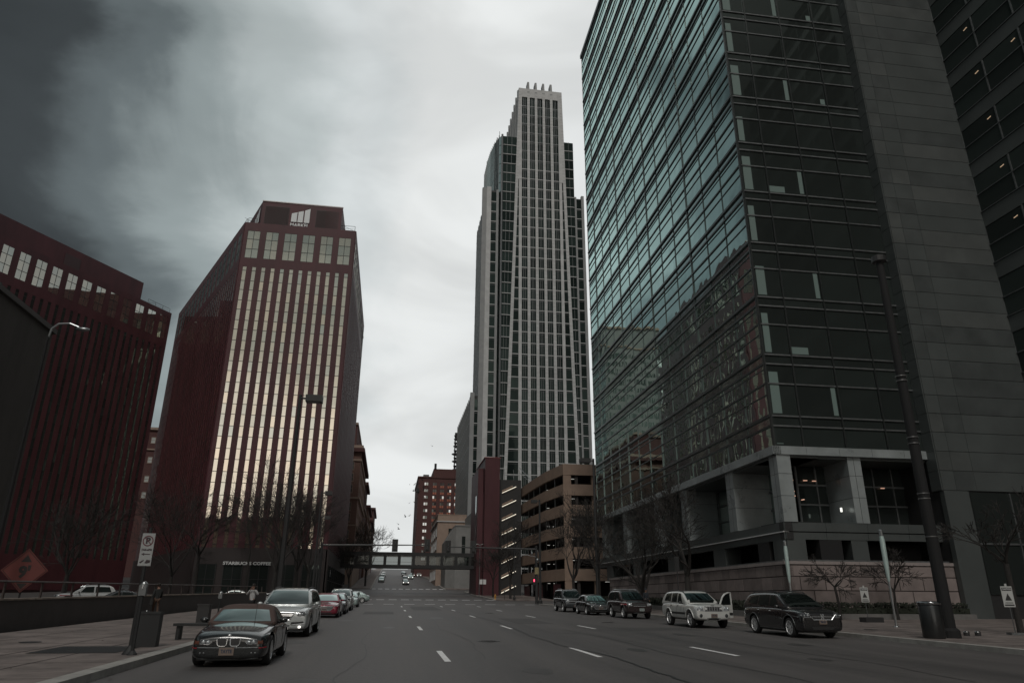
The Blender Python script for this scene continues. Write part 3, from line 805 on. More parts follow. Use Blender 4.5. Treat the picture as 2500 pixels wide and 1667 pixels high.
mb = MB(); mb.box(28.45, 29.8, 118.25, 118.6, .8, 22.6); mb.build('corner_pier', tan, pg)
mb = MB(); mb.box(31.5, 60, 124, 151, 0, 22); mb.build('ramp_core', mat('ramp dark', (.035, .03, .028), .9), pg)
for a, b in ((2.5, 6), (12, 16), (22, 27)):
    x0, y0 = along(a); x1, y1 = along(b); mb = MB(); mb.face([(x0 + .2, y0, 1.6), (x1 + .2, y1, 1.8), (x1 + .2, y1, 4.3), (x0 + .2, y0, 4.3)]); mb.build('red_door', redp, pg)

# red stair tower beside the garage, dark stair with handrails made to glow
rs = thing('red_stair_tower', 'narrow red clad stair tower between skywalk and garage', 'stair tower')
m = MB(); m.box(18.2, 21.2, 143, 158, 0, 29.0); m.box(17.15, 18.2, 146, 158, 0, 27.3); m.build('wall', redp, rs)
for y0, x_ in ((148.2, 17.13), (144.2, 18.18)):
    m = MB()
    for q in range(2):
        m.face([(x_, y0 + q * .8, 12), (x_, y0 + q * .8 + .5, 12), (x_, y0 + q * .8 + .5, 22), (x_, y0 + q * .8, 22)])
    m.build('window', g_small, rs)
m = MB(); m.box(18.0, 21.4, 142.9, 158, 29.0, 29.12); m.build('coping', mat('red coping', (.3, .1, .1), .4), rs)
st = thing('stair_block', 'black open stair block with bright sloping handrails beside the tan garage', 'stair')
m = MB(); m.box(21.25, 26.0, 145.2, 150, 0, 25.0); m.build('wall', blackm, st)
lit = mat('glowing handrail', (.9, .85, .75), .4, emit=(1, .9, .72), es=.75)  # emission put into the handrail material to make it bright
for k in range(9):
    z = 23.6 - k * 2.75
    m = MB(); m.tube([(22.0, 144.9, z - 1.35), (24.9, 144.9, z)], .075, 5); m.build('handrail', lit, st)
    m = MB(); m.tube([(22.0, 144.95, z - 1.0), (24.2, 144.95, z + .1)], .16, 4); m.build('stringer', tan, st)
m = MB()
for (x, y) in ((21.6, 145.5), (22.6, 145.5), (24.5, 145.5), (25.7, 145.5)): m.tube([(x, y, 24.9), (x - .1, y, 27.2)], .05, 5)
m.tube([(22.5, 145.5, 26), (25.5, 145.5, 26)], .05, 5); m.tube([(25.7, 145.5, 27.6), (27.5, 140, 23.8)], .06, 5); m.tube([(25.7, 145.5, 26.6), (27.0, 140, 23.8)], .05, 5)
m.build('rooftop_frame', steel, st)

# ------------------------------------------------------------------ skywalk bridge
sk = thing('skywalk_bridge', 'dark enclosed skywalk bridge with square windows crossing over the street', 'bridge')
Yb, xb0, xb1 = 150.0, -9.3, 22
m = MB(); m.box(xb0, xb1, Yb, Yb + 4, 7.6, 8.25); m.build('deck', darkm, sk)
m = MB(); m.box(xb0, xb1, Yb, Yb + 4, 9.95, 10.65); m.build('roof', darkm, sk)
NW = 11; pw = (xb1 - xb0) / NW
for k in range(NW + 1):
    x = xb0 + k * pw
    for y0, y1 in ((Yb + .01, Yb + .3), (Yb + 3.7, Yb + 3.99)):
        m = MB(); m.box(x - .28, x + .28, y0, y1, 8.25, 9.95); m.build('post', darkm, sk)
    if k < NW:
        for yy in (Yb + .12, Yb + 3.88):
            m = MB(); m.face([(x + .28, yy, 8.25), (x + pw - .28, yy, 8.25), (x + pw - .28, yy, 9.95), (x + .28, yy, 9.95)])
            m.build('window', thinglass('bridge glass', (.44, .46, .46), .06), sk)
        m = MB(); m.tube([(x + .28, Yb + .4, 8.5 + .3), (x + pw - .28, Yb + .4, 8.8)], .03, 4); m.build('handrail', steeld, sk)
for x in (17.5, 20.5):
    m = MB(); m.box(x, x + .6, Yb + .4, Yb + 1, 2, 7.6); m.build('pier', darkm, sk)

# ------------------------------------------------------------------ the tall tower
tt = thing('stone_skyscraper', 'tall stone and glass skyscraper with four fins on its stepped crown', 'skyscraper')
Y0 = 235.0; fh = 4.28; ztop = 47.0
fX = FR(0, Y0, 1, 0, 0, -1)
floors = [199.5 - 4 - k * fh for k in range(0, 46)]
def lerp(a, b, t): return a + (b - a) * t
def xl(z): return lerp(36.0, 40.9, min(1, max(0, (z - 40) / 160)) ** .92)
def xr(z): return lerp(62.4, 58.8, min(1, max(0, (z - 40) / 160)) ** .92)
m = MB()
m.face([(xl(5) + .6, Y0 + .9, 5), (xr(5) - .6, Y0 + .9, 5), (xr(199) - .6, Y0 + .9, 196), (xl(199) + .6, Y0 + .9, 196)]); m.build('back_panel', darkroom, tt)
def strip_windows(x0f, x1f, zs, y, val=.3, parent=tt, split=True):
    mb = MB()
    for a, b in zip(zs, zs[1:]):
        x0, x1 = x0f(b), x1f(b); xa, xb_ = x0f(a), x1f(a)
        mb.face([(x0, y, b + .0), (x1, y, b + .0), (xb_, y, a - .25), (xa, y, a - .25)], 0, random.random() * .7 + (.3 if a < 78 and a > 55 else 0))
        mb.box(min(x0, xa), max(x1, xb_), y - .2, y + .1, b - .34, b - .06, None, 1 if b < 165 else 2); mb.box(min(x0, xa), max(x1, xb_), y - .1, y + .1, b - .9, b - .82, None, 2)
        if split:
            for t in (.36, .64):
                xx = lerp(x0, x1, t); mb.box(xx - .07, xx + .07, y - .12, y + .1, b, a, None, 2)
    return mb.build('window_strip', [g_green, stone, steeld], parent)
piers = [(44.35, 45.4), (47.5, 48.55), (50.7, 51.75), (53.85, 54.95)]
for a, b in piers:
    m = MB(); m.box(a, b, Y0 - .55, Y0 + .9, 5, 197.5)
    m.grid([[(a + .0, Y0 - .55, 197.5), (b, Y0 - .55, 197.5), (b, Y0 + 3, 197.5), (a, Y0 + 3, 197.5)], [(a + .2, Y0 + .2, 203.6), (b - .1, Y0 + .2, 203.6), (b - .1, Y0 + 3, 203.6), (a + .2, Y0 + 3, 203.6)]], 2, True)
    m.face([(a + .2, Y0 + .2, 203.6), (b - .1, Y0 + .2, 203.6), (b - .1, Y0 + 3, 203.6), (a + .2, Y0 + 3, 203.6)], 2)
    zj = 10
    while zj < 197: m.box(a - .01, b + .01, Y0 - .56, Y0 - .5, zj, zj + .06, None, 1); zj += 1.43
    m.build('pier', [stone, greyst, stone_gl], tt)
for a, b, zt in ((41.0, 42.15, 156), (57.1, 58.2, 156)):
    m = MB(); m.box(a, b, Y0 - .5, Y0 + .9, 5, zt); m.build('pier', stone, tt)
for sgn in (0, 1):
    m = MB()
    for zs_, hi in (([5 + 5 * k for k in range(31)] + [156], 0), ([156, 165, 175, 185, 199.5], 1)):
        rows = []
        for z in zs_:
            w = 1.1
            x = xl(z) if sgn == 0 else xr(z) - w
            if hi: w = (42.15 - x) if sgn == 0 else xr(z) - 57.1
            if hi and sgn: x = 57.1
            rows.append([(x, Y0 - .6, z), (x + w, Y0 - .6, z), (x + w, Y0 + 1, z), (x, Y0 + 1, z)])
        m.grid(rows, 0, True)
    zj = 10
    while zj < 198:
        m.box(xl(zj) - .01 if sgn == 0 else xr(zj) - 1.12, xl(zj) + 1.12 if sgn == 0 else xr(zj) + .01, Y0 - .61, Y0 - .5, zj, zj + .06, None, 1); zj += 1.43
    m.build('pier', [stone, greyst], tt)
fl = [z for z in floors if z > 8]
gaps = [(42.15, 44.35), (45.4, 47.5), (48.55, 50.7), (51.75, 53.85), (54.95, 57.1)]
for a, b in gaps: strip_windows(lambda z, a=a: a, lambda z, b=b: b, fl, Y0)
lo = [z for z in fl if z < 157]
strip_windows(lambda z: xl(z) + 1.1, lambda z: 41.0, lo, Y0, split=False); strip_windows(lambda z: 58.2, lambda z: xr(z) - 1.1, lo, Y0, split=False)
m = MB(); m.box(xl(199), xr(199), Y0 - .45, Y0 + 2.5, 195.3, 199.6); m.build('crown_beam', stone, tt)
# stepped body behind the crown
for k in range(7):
    m = MB(); x0 = 41.2; d = 4.6
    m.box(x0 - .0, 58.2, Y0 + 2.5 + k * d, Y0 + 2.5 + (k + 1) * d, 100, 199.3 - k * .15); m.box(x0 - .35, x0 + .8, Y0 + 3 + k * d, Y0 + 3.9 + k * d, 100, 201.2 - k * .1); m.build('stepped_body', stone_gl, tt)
# glass shoulder, left, curving back
m = MB(); drum = [(34.3, Y0 + .2), (33.3, Y0 + 1.5), (32.2, Y0 + 6), (31.4, Y0 + 12), (31.0, Y0 + 19), (31.0, Y0 + 30), (58, Y0 + 30), (58, Y0 + 2)]
m.prism(drum[:5] + [(31, Y0 + 30), (42, Y0 + 30), (42, Y0 + .6)], 5, 175.4); m.build('shoulder_core', blackm, tt)
zs = [175.8 - k * fh for k in range(40)]
mb = MB()
for a, b in zip(zs, zs[1:]):
    mb.face([(34.6, Y0 + .1, b + .2), (xl(b) , Y0 + .1, b + .2), (xl(a), Y0 + .1, a - .2), (34.6, Y0 + .1, a - .2)], 0, random.random() * .8)
    mb.box(34.6, xl(b), Y0 - .15, Y0 + .2, b - .12, b + .12, None, 1)
    for t in (.33, .66):
        xx = lerp(34.6, xl(b), t); mb.box(xx - .05, xx + .05, Y0, Y0 + .15, b, a, None, 2)
mb.build('window_strip', [g_green, stone, steeld], tt)
m = MB(); m.tube([(34.35, Y0, 5), (34.35, Y0, 176.2)], .42, 8); m.build('corner_pier', steeld, tt)
mb = MB()
for (x0, y0), (x1, y1) in zip(drum[:5], drum[1:6]):
    nn = max(1, round(math.hypot(x1 - x0, y1 - y0) / 1.4))
    for q in range(nn):
        xa, ya = lerp(x0, x1, q / nn), lerp(y0, y1, q / nn); xb_, yb_ = lerp(x0, x1, (q + 1) / nn), lerp(y0, y1, (q + 1) / nn)
        for a, b in zip(zs, zs[1:]):
            mb.face([(xa - .1, ya, b + .15), (xb_ - .1, yb_, b + .15), (xb_ - .1, yb_, a - .15), (xa - .1, ya, a - .15)], 0, random.random() * .2)
        mb.box(xb_ - .17, xb_ + .1, yb_ - .06, yb_ + .06, 5, 176.6, None, 1)
mb.build('curved_glazing', [g_dark, steeld], tt)
m = MB()
for k in range(6):
    x, y = lerp(33.5, 31.0, k / 5), Y0 + 2 + k * 4; m.tube([(x, y, 175), (x, y, 179 - k * .2)], .09, 4)
m.build('roof_mast', blackm, tt)
# left wing, ribbed and receding
def ribwing(name, x0, x1, ya, yb, zt, rib, step=4.2, front=True, zb=5):
    m = MB(); m.box(x0 + .2, x1, ya + .3, yb, zb, zt); m.build('wing_core', blackm, tt)
    mb = MB(); n = int((yb - ya) / step)
    for k in range(n + 1):
        y = ya + k * step; mb.box(x0 + .12, x0 + .25, y, y + step * .5, zb, zt + .8 - .02 * (k % 3), None, 0)
    z = zt - fh
    while z > zb:
        mb.box(x0 + .15, x0 + .235, ya, yb, z, z + .5, None, 1); z -= fh
    mb.build(name, [rib, steeld], tt)
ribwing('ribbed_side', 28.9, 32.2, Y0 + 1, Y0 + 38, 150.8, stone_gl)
m = MB(); m.box(28.6, 30.3, Y0 - .1, Y0 + 1.2, 5, 151.6); m.build('pier', stone, tt)
z2 = [149.8 - k * fh for k in range(34)]
strip_windows(lambda z: 30.3, lambda z: 32.3, z2, Y0 + .35, split=False)
m = MB(); m.box(32.3, 33.2, Y0 + .0, Y0 + 1.2, 5, 150.6); m.build('pier', stone_gl, tt)
ribwing('ribbed_side', 24.6, 28.8, Y0 + 1, Y0 + 52, 68.2, greyst)
m = MB(); m.box(24.3, 25.7, Y0 - .1, Y0 + 1.2, 5, 69); m.box(26.9, 28.6, Y0 - .1, Y0 + 1.2, 5, 151); m.build('pier', stone_gl, tt)
strip_windows(lambda z: 25.7, lambda z: 26.9, [67 - k * fh for k in range(15)], Y0 + .35, split=False)
# right shoulders
m = MB(); m.box(58.5, 63.3, Y0 + .4, Y0 + 26, 5, 175.4); m.build('shoulder_core', blackm, tt)
mb = MB()
for a, b in zip(zs, zs[1:]):
    mb.face([(xr(b), Y0 + .1, b + .2), (63.2, Y0 + .1, b + .2), (63.2, Y0 + .1, a - .2), (xr(a), Y0 + .1, a - .2)], 0, random.random() * .8)
    if xr(b) < 63: mb.box(xr(b), 63.2, Y0 - .15, Y0 + .2, b - .12, b + .12, None, 1)
    xx = lerp(xr(b), 63.2, .5); mb.box(xx - .05, xx + .05, Y0, Y0 + .15, b, a, None, 2)
mb.build('window_strip', [g_green, stone, steeld], tt)
m = MB(); m.box(63.4, 66.9, Y0 + .6, Y0 + 30, 5, 150.2); m.build('wing_core', blackm, tt)
m = MB(); m.box(63.25, 63.95, Y0 - .2, Y0 + 1, 5, 150.5); m.box(65.9, 66.95, Y0 - .2, Y0 + 1, 5, 151.2); m.build('pier', stone_gl, tt)
strip_windows(lambda z: 63.95, lambda z: 65.9, z2, Y0 + .3, split=False)

# ------------------------------------------------------------------ farther buildings
def blockb(name, label, x0, x1, y0, y1, zt, wallm, wins, fr=None, cornice=None, group=None, wm=None, zb=0, frame=None, winsz=(1.1, 1.7)):
    t = thing(name, label, 'building', group=group)
    m = MB(); m.box(x0, x1, y0, y1, zb, zt); m.build('wall', wallm, t)
    for (z, h, d, mt_) in (cornice or []):
        m = MB(); m.box(x0 - d, x1 + d, y0 - d, y1 + d, z, z + h); m.build('cornice', mt_, t)
    return t
def winat(t, fr, a, z, w, h, glass=None, val=0., frame=None, depth=.12):
    m = MB(); fr.pane(m, a, a + w, z, z + h, .03, 0, val)
    for (p, q, r_, s_) in ((a - .1, a, z - .1, z + h + .1), (a + w, a + w + .1, z - .1, z + h + .1), (a, a + w, z + h, z + h + .12), (a - .15, a + w + .15, z - .2, z)):
        fr.box(m, p, q, r_, s_, 0, depth, 1)
    fr.box(m, a, a + w, z + h * .5 - .04, z + h * .5 + .04, 0, .07, 1)
    return m.build('window', [glass or g_small, frame or beige], t)
# ornate brick hotel beyond the red tower
hb = blockb('brick_hotel', 'tall brown brick building with stone cornices beyond the red tower', -26, -9.0, 192, 236, 38.6, brick, 0, cornice=((36.2, .5, .3, beige), (38.6, 1.0, .9, brickd), (39.6, .8, .5, beige), (26.3, .5, .5, beige), (12.0, .5, .35, beige), (19.5, .3, .2, beige)))
m = MB(); m.box(-24, -10.6, 194, 230, 40.3, 46.4); m.build('attic', brickd, hb)
m = MB(); m.box(-24.3, -10.4, 193.6, 230.4, 46.4, 47.0); m.build('cornice', beige, hb)
m = MB(); m.box(-26.1, -8.9, 191.9, 236, 3, 11.8); m.build('stone_base', beige, hb)
fr1 = FR(-26, 192, 1, 0, 0, -1); fr2 = FR(-9.0, 192, 0, 1, 1, 0)
for z in (13.5, 16.5, 20.6, 23.4, 28, 31, 34):
    for k in range(3): winat(hb, fr1, 7.5 + k * 3.3, z, 1.3, 1.9, g_small, random.random() * .6)
for z in (14, 18, 22, 28, 32):
    for k in range(7): winat(hb, fr2, 2 + k * 6, z, 1.3, 1.9, g_dark, random.random())
for i, (y0, y1, zt, xr_, mt_, lb) in enumerate(((240, 262, 37, -9.0, brickd, 'dark brick block with a bracketed cornice behind the brown brick building'), (268, 300, 33, -8.6, brick, 'brick block farther down the left side of the street'), (306, 345, 31.5, -8.2, beige, 'pale stone fronted block farther down the left side'), (352, 392, 42, -8.6, brickd, 'last brick block before the hilltop on the left side'))):
    t = blockb('brick_building', lb, -15.3 if y0 == 240 else -26, xr_, y0, y1, zt, mt_, 0, cornice=((zt, .9, .9, brickd), (zt - 8, .4, .5, beige)), group='old blocks down the left side of the street')
    fr = FR(xr_, y0, 0, 1, 1, 0)
    for z in range(int(gz(y0)) + 5, int(zt) - 2, 4):
        for k in range(int((y1 - y0) / 5)): winat(t, fr, 1.5 + k * 5, z, 1.4, 2.0, g_dark, random.random())
    fr = FR(-26, y0, 1, 0, 0, -1)
    for z in range(int(gz(y0)) + 5, int(zt) - 2, 4):
        for k in range(2): winat(t, fr, 11.5 + k * 2.4, z, 1.3, 2.0, g_small, random.random() * .5)
bt_ = blockb('beige_high_rise', 'beige high rise hidden behind the red tower and mirrored in the glass building', -36, -15.6, 240, 266, 97.5, greyst, 0, cornice=((97.5, .7, .5, beige), (90, .5, .4, beige)))
frb = FR(-36, 240, 1, 0, 0, -1); frc = FR(-15.6, 240, 0, 1, 1, 0)
for k in range(9):
    for fr, a in ((frb, 1.2 + k * 2.15), (frc, 1.5 + k * 2.7)):
        m = MB()
        for q in range(24): fr.pane(m, a, a + 1.2, 12 + q * 3.2, 13.9 + q * 3.2, .03, 0, random.random())
        m.build('window', g_dark, bt_)
# brick building seen between the two red towers
t = blockb('brick_building', 'brick building glimpsed in the gap between the two red towers', -92, -72, 240, 260, 52.5, brickd, 0, cornice=((52.5, .8, .6, beige), (46, .4, .4, beige)))
fr = FR(-92, 240, 1, 0, 0, -1)
for z in (48.3, 42, 36, 31): 
    for k in range(4): winat(t, fr, 9.5 + k * 2.6, z, 1.2, 1.8, mat('pale blind', (.5, .52, .5), .6))
# brick high rise with salmon and lit windows
bh = blockb('brick_high_rise', 'brown brick high rise with rows of lit and salmon window panels', 10.2, 32, 300, 340, 49.6, brickd, 0, cornice=((49.6, .6, .3, brickd),), zb=5)
m = MB(); m.box(16.5, 31, 303, 335, 50, 54.0); m.build('penthouse', brickd, bh)
m = MB(); m.tube([(17.2, 303, 54), (17.2, 303, 56.2)], .5, 8); m.build('chimney', blackm, bh)
m = MB(); m.box(12.2, 14.6, 302, 304, 50.2, 51.3); m.build('rooftop_unit', steeld, bh)
m = MB(); m.box(9.5, 10.6, 299.6, 301, 43.5, 45.2); m.build('bracket', blackm, bh)
fr = FR(10.2, 300, 1, 0, 0, -1); fr3 = FR(10.2, 300, 0, 1, -1, 0)
salmon = mat('salmon panel', (.50, .17, .11), .6); litw = mat('bright window', (.8, .8, .78), .5, emit=(1, .97, .9), es=.35)
rr = random.Random(21)
for r_ in range(12):
    z = 46.6 - r_ * 2.72
    for k in range(6):
        a = (2.6, 6.1, 9.2, 12.2, 15.2, 18.2)[k]
        m = MB()
        for q in (0, 1):
            g = rr.random()
            mi = (1 if g < .3 else 0) if k in (0,) else (2 if (k >= 4 and g < .7) or g > .86 else 0)
            fr.pane(m, a + q * .85, a + q * .85 + .65, z, z + 1.05, .04, mi if mi != 1 else 2, rr.random())
            if k > 0: fr.pane(m, a + q * .85, a + q * .85 + .65, z - 1.0, z - .12, .05, 1)
        fr.box(m, a - .1, a + 1.6, z - .12, z - .02, 0, .12, 3)
        m.build('window', [g_small, salmon, litw, beige], bh)
# cylindrical stacked balconies seen behind it
sp = thing('rooftop_mast_tower', 'stack of round platforms on a mast rising beside the skyscraper', 'tower')
m = MB(); 
for x in (27.4, 28.5, 29.4): m.tube([(x, 330, 30), (x, 330, 73)], .3, 8)
m.build('mast', steeld, sp)
for k, (z, r_) in enumerate(((58.4, 2.6), (62.2, 3.0), (65.6, 3.2), (69.3, 2.6), (72.7, 2.4))):
    m = MB(); m.lathe([(0.1, z - .5), (r_ * .6, z - .45), (r_, z + .1), (r_, z + .35), (.1, z + .35)], (29.2, 330, 0), 20); m.build('platform', steeld, sp)
    m = MB(); m.lathe([(.3, z + .4), (.75, z + 2.1)], (27.6, 330, 0), 12); m.build('dish', blackm, sp)
m = MB(); m.lathe([(1.0, 75.9), (.8, 73), (.3, 72.9)], (28.2, 330, 0), 14); m.build('dish', blackm, sp)
# beige and grey blocks on the right before the skyscraper
be = blockb('beige_building', 'beige stucco building with a pale cornice left of the grey limestone block', 12.9, 21, 205, 236, 24.2, beige, 0, cornice=((22.3, .25, .3, stone), (24.2, .2, .1, beige)))
fr = FR(12.9, 205, 1, 0, 0, -1); winat(be, fr, 3.1, 18.3, 2.2, 2.2, g_green, .5); winat(be, fr, 3.1, 12.5, 2.2, 4, g_green, .8)
fr = FR(12.9, 205, 0, 1, -1, 0)
for z in (7, 11, 15, 18.6):
    for k in range(4): winat(be, fr, 2 + k * 7, z, 2.6, 2.4, g_small, .7, stone)
gl = blockb('limestone_building', 'low grey limestone building with tall slit windows beside the red stair tower', 16.4, 20.4, 186, 203, 19.4, greyst, 0, cornice=((19.4, .3, .15, greyst),))
m = MB(); m.box(20.4, 27, 185.4, 203, 3, 23.0); m.build('tower_block', greyst, gl)
m = MB()
for z in (7, 10, 13, 16, 19, 22): m.box(20.35, 27.02, 185.36, 185.5, z, z + .06)
for x in (21.6, 24.4): m.box(x, x + .06, 185.34, 185.5, 3, 23)
m.build('joints', joint, gl)
fr = FR(16.4, 186, 1, 0, 0, -1); fq = FR(20.4, 185.4, 1, 0, 0, -1)
winat(gl, fr, 1.6, 12.5, .9, 4.4, g_dark, .4, greyst); winat(gl, fq, 1.2, 18.6, 1.1, 2.1, g_dark, .6, greyst); winat(gl, fq, 1.2, 12.0, 1.1, 3.8, g_dark, .6, greyst)
m = MB()
m.face([(14.2, 188, 16.01), (16.38, 186.0, 19.6), (16.38, 203, 19.6), (14.2, 203, 16.01)]); m.face([(14.2, 188, 16), (16.38, 186, 16), (16.38, 186, 19.6)]); m.prism([(14.2, 188), (16.38, 186), (16.38, 203), (14.2, 203)], 3, 16); m.build('sloped_wing', greyst, gl)
# street walls behind the camera and to the left: they are what the windows mirror
mb_ = thing('brick_warehouse', 'low dark brick warehouse behind the camera', 'building')
m = MB(); m.box(-70, -8, -110, -85, -3, 10.5); m.box(-44, -28, -109, -86, 10.5, 14); m.box(24, 70, -110, -85, -3, 13); m.build('wall', brickd, mb_)
# ------------------------------------------------------------------ vehicles
tyre_m = mat('tyre', (.022, .022, .023), .85)
rim_m = mat('alloy rim', (.72, .73, .74), .3, metal=.55)
lampg = mat('lamp lens', (.55, .58, .6), .08, metal=.5)
lampd = mat('lamp housing', (.10, .105, .11), .15, metal=.4)
cglass = glassmat('car glass', (.022, .027, .026), (.36, .41, .40), .05, .02)
cglass2 = glassmat('pale car glass', (.06, .085, .08), (.75, .88, .85), .34, .02)  # paler tint puts the mirrored sky into the windscreen colour
trim_m = mat('dark trim', (.03, .03, .031), .5)
amber = mat('amber lens', (.12, .045, .03), .2); redl = mat('red lens', (.35, .02, .03), .25)
plate_m = mat('number plate', (.20, .155, .13), .5); plate_t = mat('plate print', (.03, .045, .08), .6)
fogm = mat('lit fog lamp', (1, .95, .9), .3, emit=(1, .94, .88), es=1.5)
def paint(name, col, metal=.0, rough=.28): return mat('car paint ' + name, col, rough, metal=metal, coat=1.0, spec=.5, var=.03, scale=1)
P_black = paint('black', (.012, .014, .015)); P_black2 = paint('near black', (.014, .014, .015)); P_silver = paint('silver', (.54, .57, .57), .35, .3)
P_white = paint('pale silver', (.66, .67, .65), .12, .32); P_red = paint('crimson', (.22, .012, .035), .25); P_grey = paint('dark grey', (.07, .075, .08), .4)
P_teal = paint('pale teal', (.30, .38, .37), .3); P_maroon = paint('maroon', (.026, .016, .017), .1); P_wh = paint('white', (.6, .61, .61))

def lofted(rings, levels=2):
    m = MB(); m.grid(rings, 0, True)
    n = len(rings[0])
    m.f.append(tuple(reversed(range(n)))); m.m.append(0); m.pv.append(0)
    b = (len(rings) - 1) * n; m.f.append(tuple(b + j for j in range(n))); m.m.append(0); m.pv.append(0)
    o = m.build('tmp', trim_m)
    md = o.modifiers.new('s', 'SUBSURF'); md.levels = levels; md.render_levels = levels
    return o
def bake(o):
    bpy.context.view_layer.update()
    dg = bpy.context.evaluated_depsgraph_get()
    me = bpy.data.meshes.new_from_object(o.evaluated_get(dg))
    bpy.data.objects.remove(o); return me

def car(name, label, cat, loc, rz, sp, pnt, group=None, detail=True):
    root = thing(name, label, cat, loc, rz, group)
    L, Wd, H = sp['L'], sp['W'], sp['H']; hw = Wd / 2; gc = sp.get('gc', .2); wr = sp['wr']; fo = sp['fo']; wb = sp['wb']
    # lower body (front faces -y); stations: y, top height, width factor, bottom
    rings = []
    for (y, zt, wf, zb) in sp['body']:
        w = hw * wf; cr_ = sp.get('crown', .035)
        half = [(0, zb), (w * .86, zb), (w * .97, zb + .08), (w, zb + (zt - zb) * .35), (w * .995, zb + (zt - zb) * .72), (w * .95, zt - .045), (w * .86, zt), (w * .45, zt + cr_)]
        ring = [(x, y, z) for x, z in half] + [(0, y, zt + cr_ * 1.3)] + [(-x, y, z) for x, z in reversed(half[1:])]
        rings.append(ring)
    body = lofted(rings)
    axles = (fo, fo + wb)
    cut = MB()
    for y in axles: cut.lathe([(.001, -hw - .1), (wr + .065, -hw - .1), (wr + .065, -hw + .28), (.001, -hw + .28)], (0, y, wr + .02), 28, 'x'); cut.lathe([(.001, hw - .28), (wr + .065, hw - .28), (wr + .065, hw + .1), (.001, hw + .1)], (0, y, wr + .02), 28, 'x')
    co_ = cut.build('cut', blackm)
    bm = bmesh.new(); bm.from_mesh(co_.data); bmesh.ops.remove_doubles(bm, verts=bm.verts, dist=.002); bmesh.ops.recalc_face_normals(bm, faces=bm.faces); bm.to_mesh(co_.data); bm.free()
    md = body.modifiers.new('b', 'BOOLEAN'); md.operation = 'DIFFERENCE'; md.object = co_; md.solver = 'EXACT'
    me = bake(body); bpy.data.objects.remove(co_)
    me.materials.clear(); me.materials.append(pnt)
    me.polygons.foreach_set('use_smooth', [True] * len(me.polygons)); me.set_sharp_from_angle(angle=R(38))
    ob = bpy.data.objects.new('body', me); COL.objects.link(ob); ob.parent = root
    # greenhouse
    rings = []
    zb = sp['belt']; tb = sp.get('tumble', .28)
    for (y, z) in sp['cabin']:
        h = max(z - zb, .02); wB = hw * .93; wT = wB - h * tb
        half = [(0, zb - .08), (wB, zb - .08), (wB, zb), (wT + .5 * h * tb, zb + h * .5), (wT + .02, z - .07 * min(1, h / .3)), (wT - .07, z - .005), (wT * .5, z + .018)]
        rings.append([(x, y, zz) for x, zz in half] + [(0, y, z + .022)] + [(-x, y, zz) for x, zz in reversed(half[1:])])
    cab = lofted(rings); me2 = bake(cab); me2.materials.clear(); me2.materials.append(sp.get('roofmat', pnt))
    me2.polygons.foreach_set('use_smooth', [True] * len(me2.polygons))
    oc = bpy.data.objects.new('roof', me2); COL.objects.link(oc); oc.parent = root
    bmb = bmesh.new(); bmb.from_mesh(me); bmb.from_mesh(me2); bvh = BVHTree.FromBMesh(bmb); bmb.free()
    def cast(ax, a, b, sgn=1):
        if ax == 'f': o_, d_ = Vector((a, -3, b)), Vector((0, 1, 0))
        elif ax == 'b': o_, d_ = Vector((a, L + 3, b)), Vector((0, -1, 0))
        elif ax == 't': o_, d_ = Vector((a, b, 5)), Vector((0, 0, -1))
        else: o_, d_ = Vector((3 * sgn, a, b)), Vector((-sgn, 0, 0))
        h = bvh.ray_cast(o_, d_)
        if h[0] is None: return None
        n = h[1] if h[1].dot(d_) < 0 else -h[1]
        return h[0], n
    def pt(ax, a, b, off, sgn=1, last=[None]):
        h = cast(ax, a, b, sgn)
        if h is None:
            return last[0]
        last[0] = h[0] + h[1] * off; return last[0]
    def decal(nm, poly, ax, m_, off=.006, sgn=1, rings_=4, parent=root, mb=None, mi=0):
        cx = sum(p[0] for p in poly) / len(poly); cy = sum(p[1] for p in poly) / len(poly)
        out = []
        for (a, b), (c, d) in zip(poly, poly[1:] + poly[:1]):
            n = max(1, int(math.hypot(c - a, d - b) / .12))
            out += [(a + (c - a) * k / n, b + (d - b) * k / n) for k in range(n)]
        own = mb is None; mb = mb or MB()
        rows = []
        for k in range(rings_ + 1):
            t = k / rings_; rows.append([pt(ax, cx + (x - cx) * t, cy + (y - cy) * t, off, sgn) or Vector((0, 0, .5)) for x, y in out])
        mb.grid(rows, mi, True)
        if own: return mb.build(nm, m_, parent, smooth=True)
    def trim(nm, poly, ax, m_, r_=.01, off=.008, sgn=1, closed=False, parent=root, mb=None, mi=0):
        pts = list(poly) + ([poly[0]] if closed else [])
        out = []
        for (a, b), (c, d) in zip(pts, pts[1:]):
            n = max(1, int(math.hypot(c - a, d - b) / .1)); out += [(a + (c - a) * k / n, b + (d - b) * k / n) for k in range(n)]
        out.append(pts[-1])
        q = [pt(ax, x, y, off, sgn) for x, y in out]; q = [p for p in q if p is not None]
        own = mb is None; mb = mb or MB()
        if len(q) > 1: mb.tube(q, r_, 5, mi=mi)
        if own: return mb.build(nm, m_, parent)
    # glass
    wz0, wz1 = sp['ws']; wB = hw * .93
    w0 = wB - (wz0 - zb) * tb - .10; w1 = wB - (wz1 - zb) * tb - .12
    decal('windscreen', [(-w0, wz0), (w0, wz0), (w1, wz1), (w1 * .5, wz1 + .015), (-w1 * .5, wz1 + .015), (-w1, wz1)], 'f', sp.get('wsm', cglass), .006, rings_=5)
    for sgn in (-1, 1):
        for poly in sp['side']: decal('side_window', poly, 's', cglass, .006, sgn)
    if sp.get('rear'):
        z0, z1 = sp['rear']; decal('rear_window', [(-wB + .2, z0), (wB - .2, z0), (wB - .36, z1), (-wB + .36, z1)], 'b', cglass)
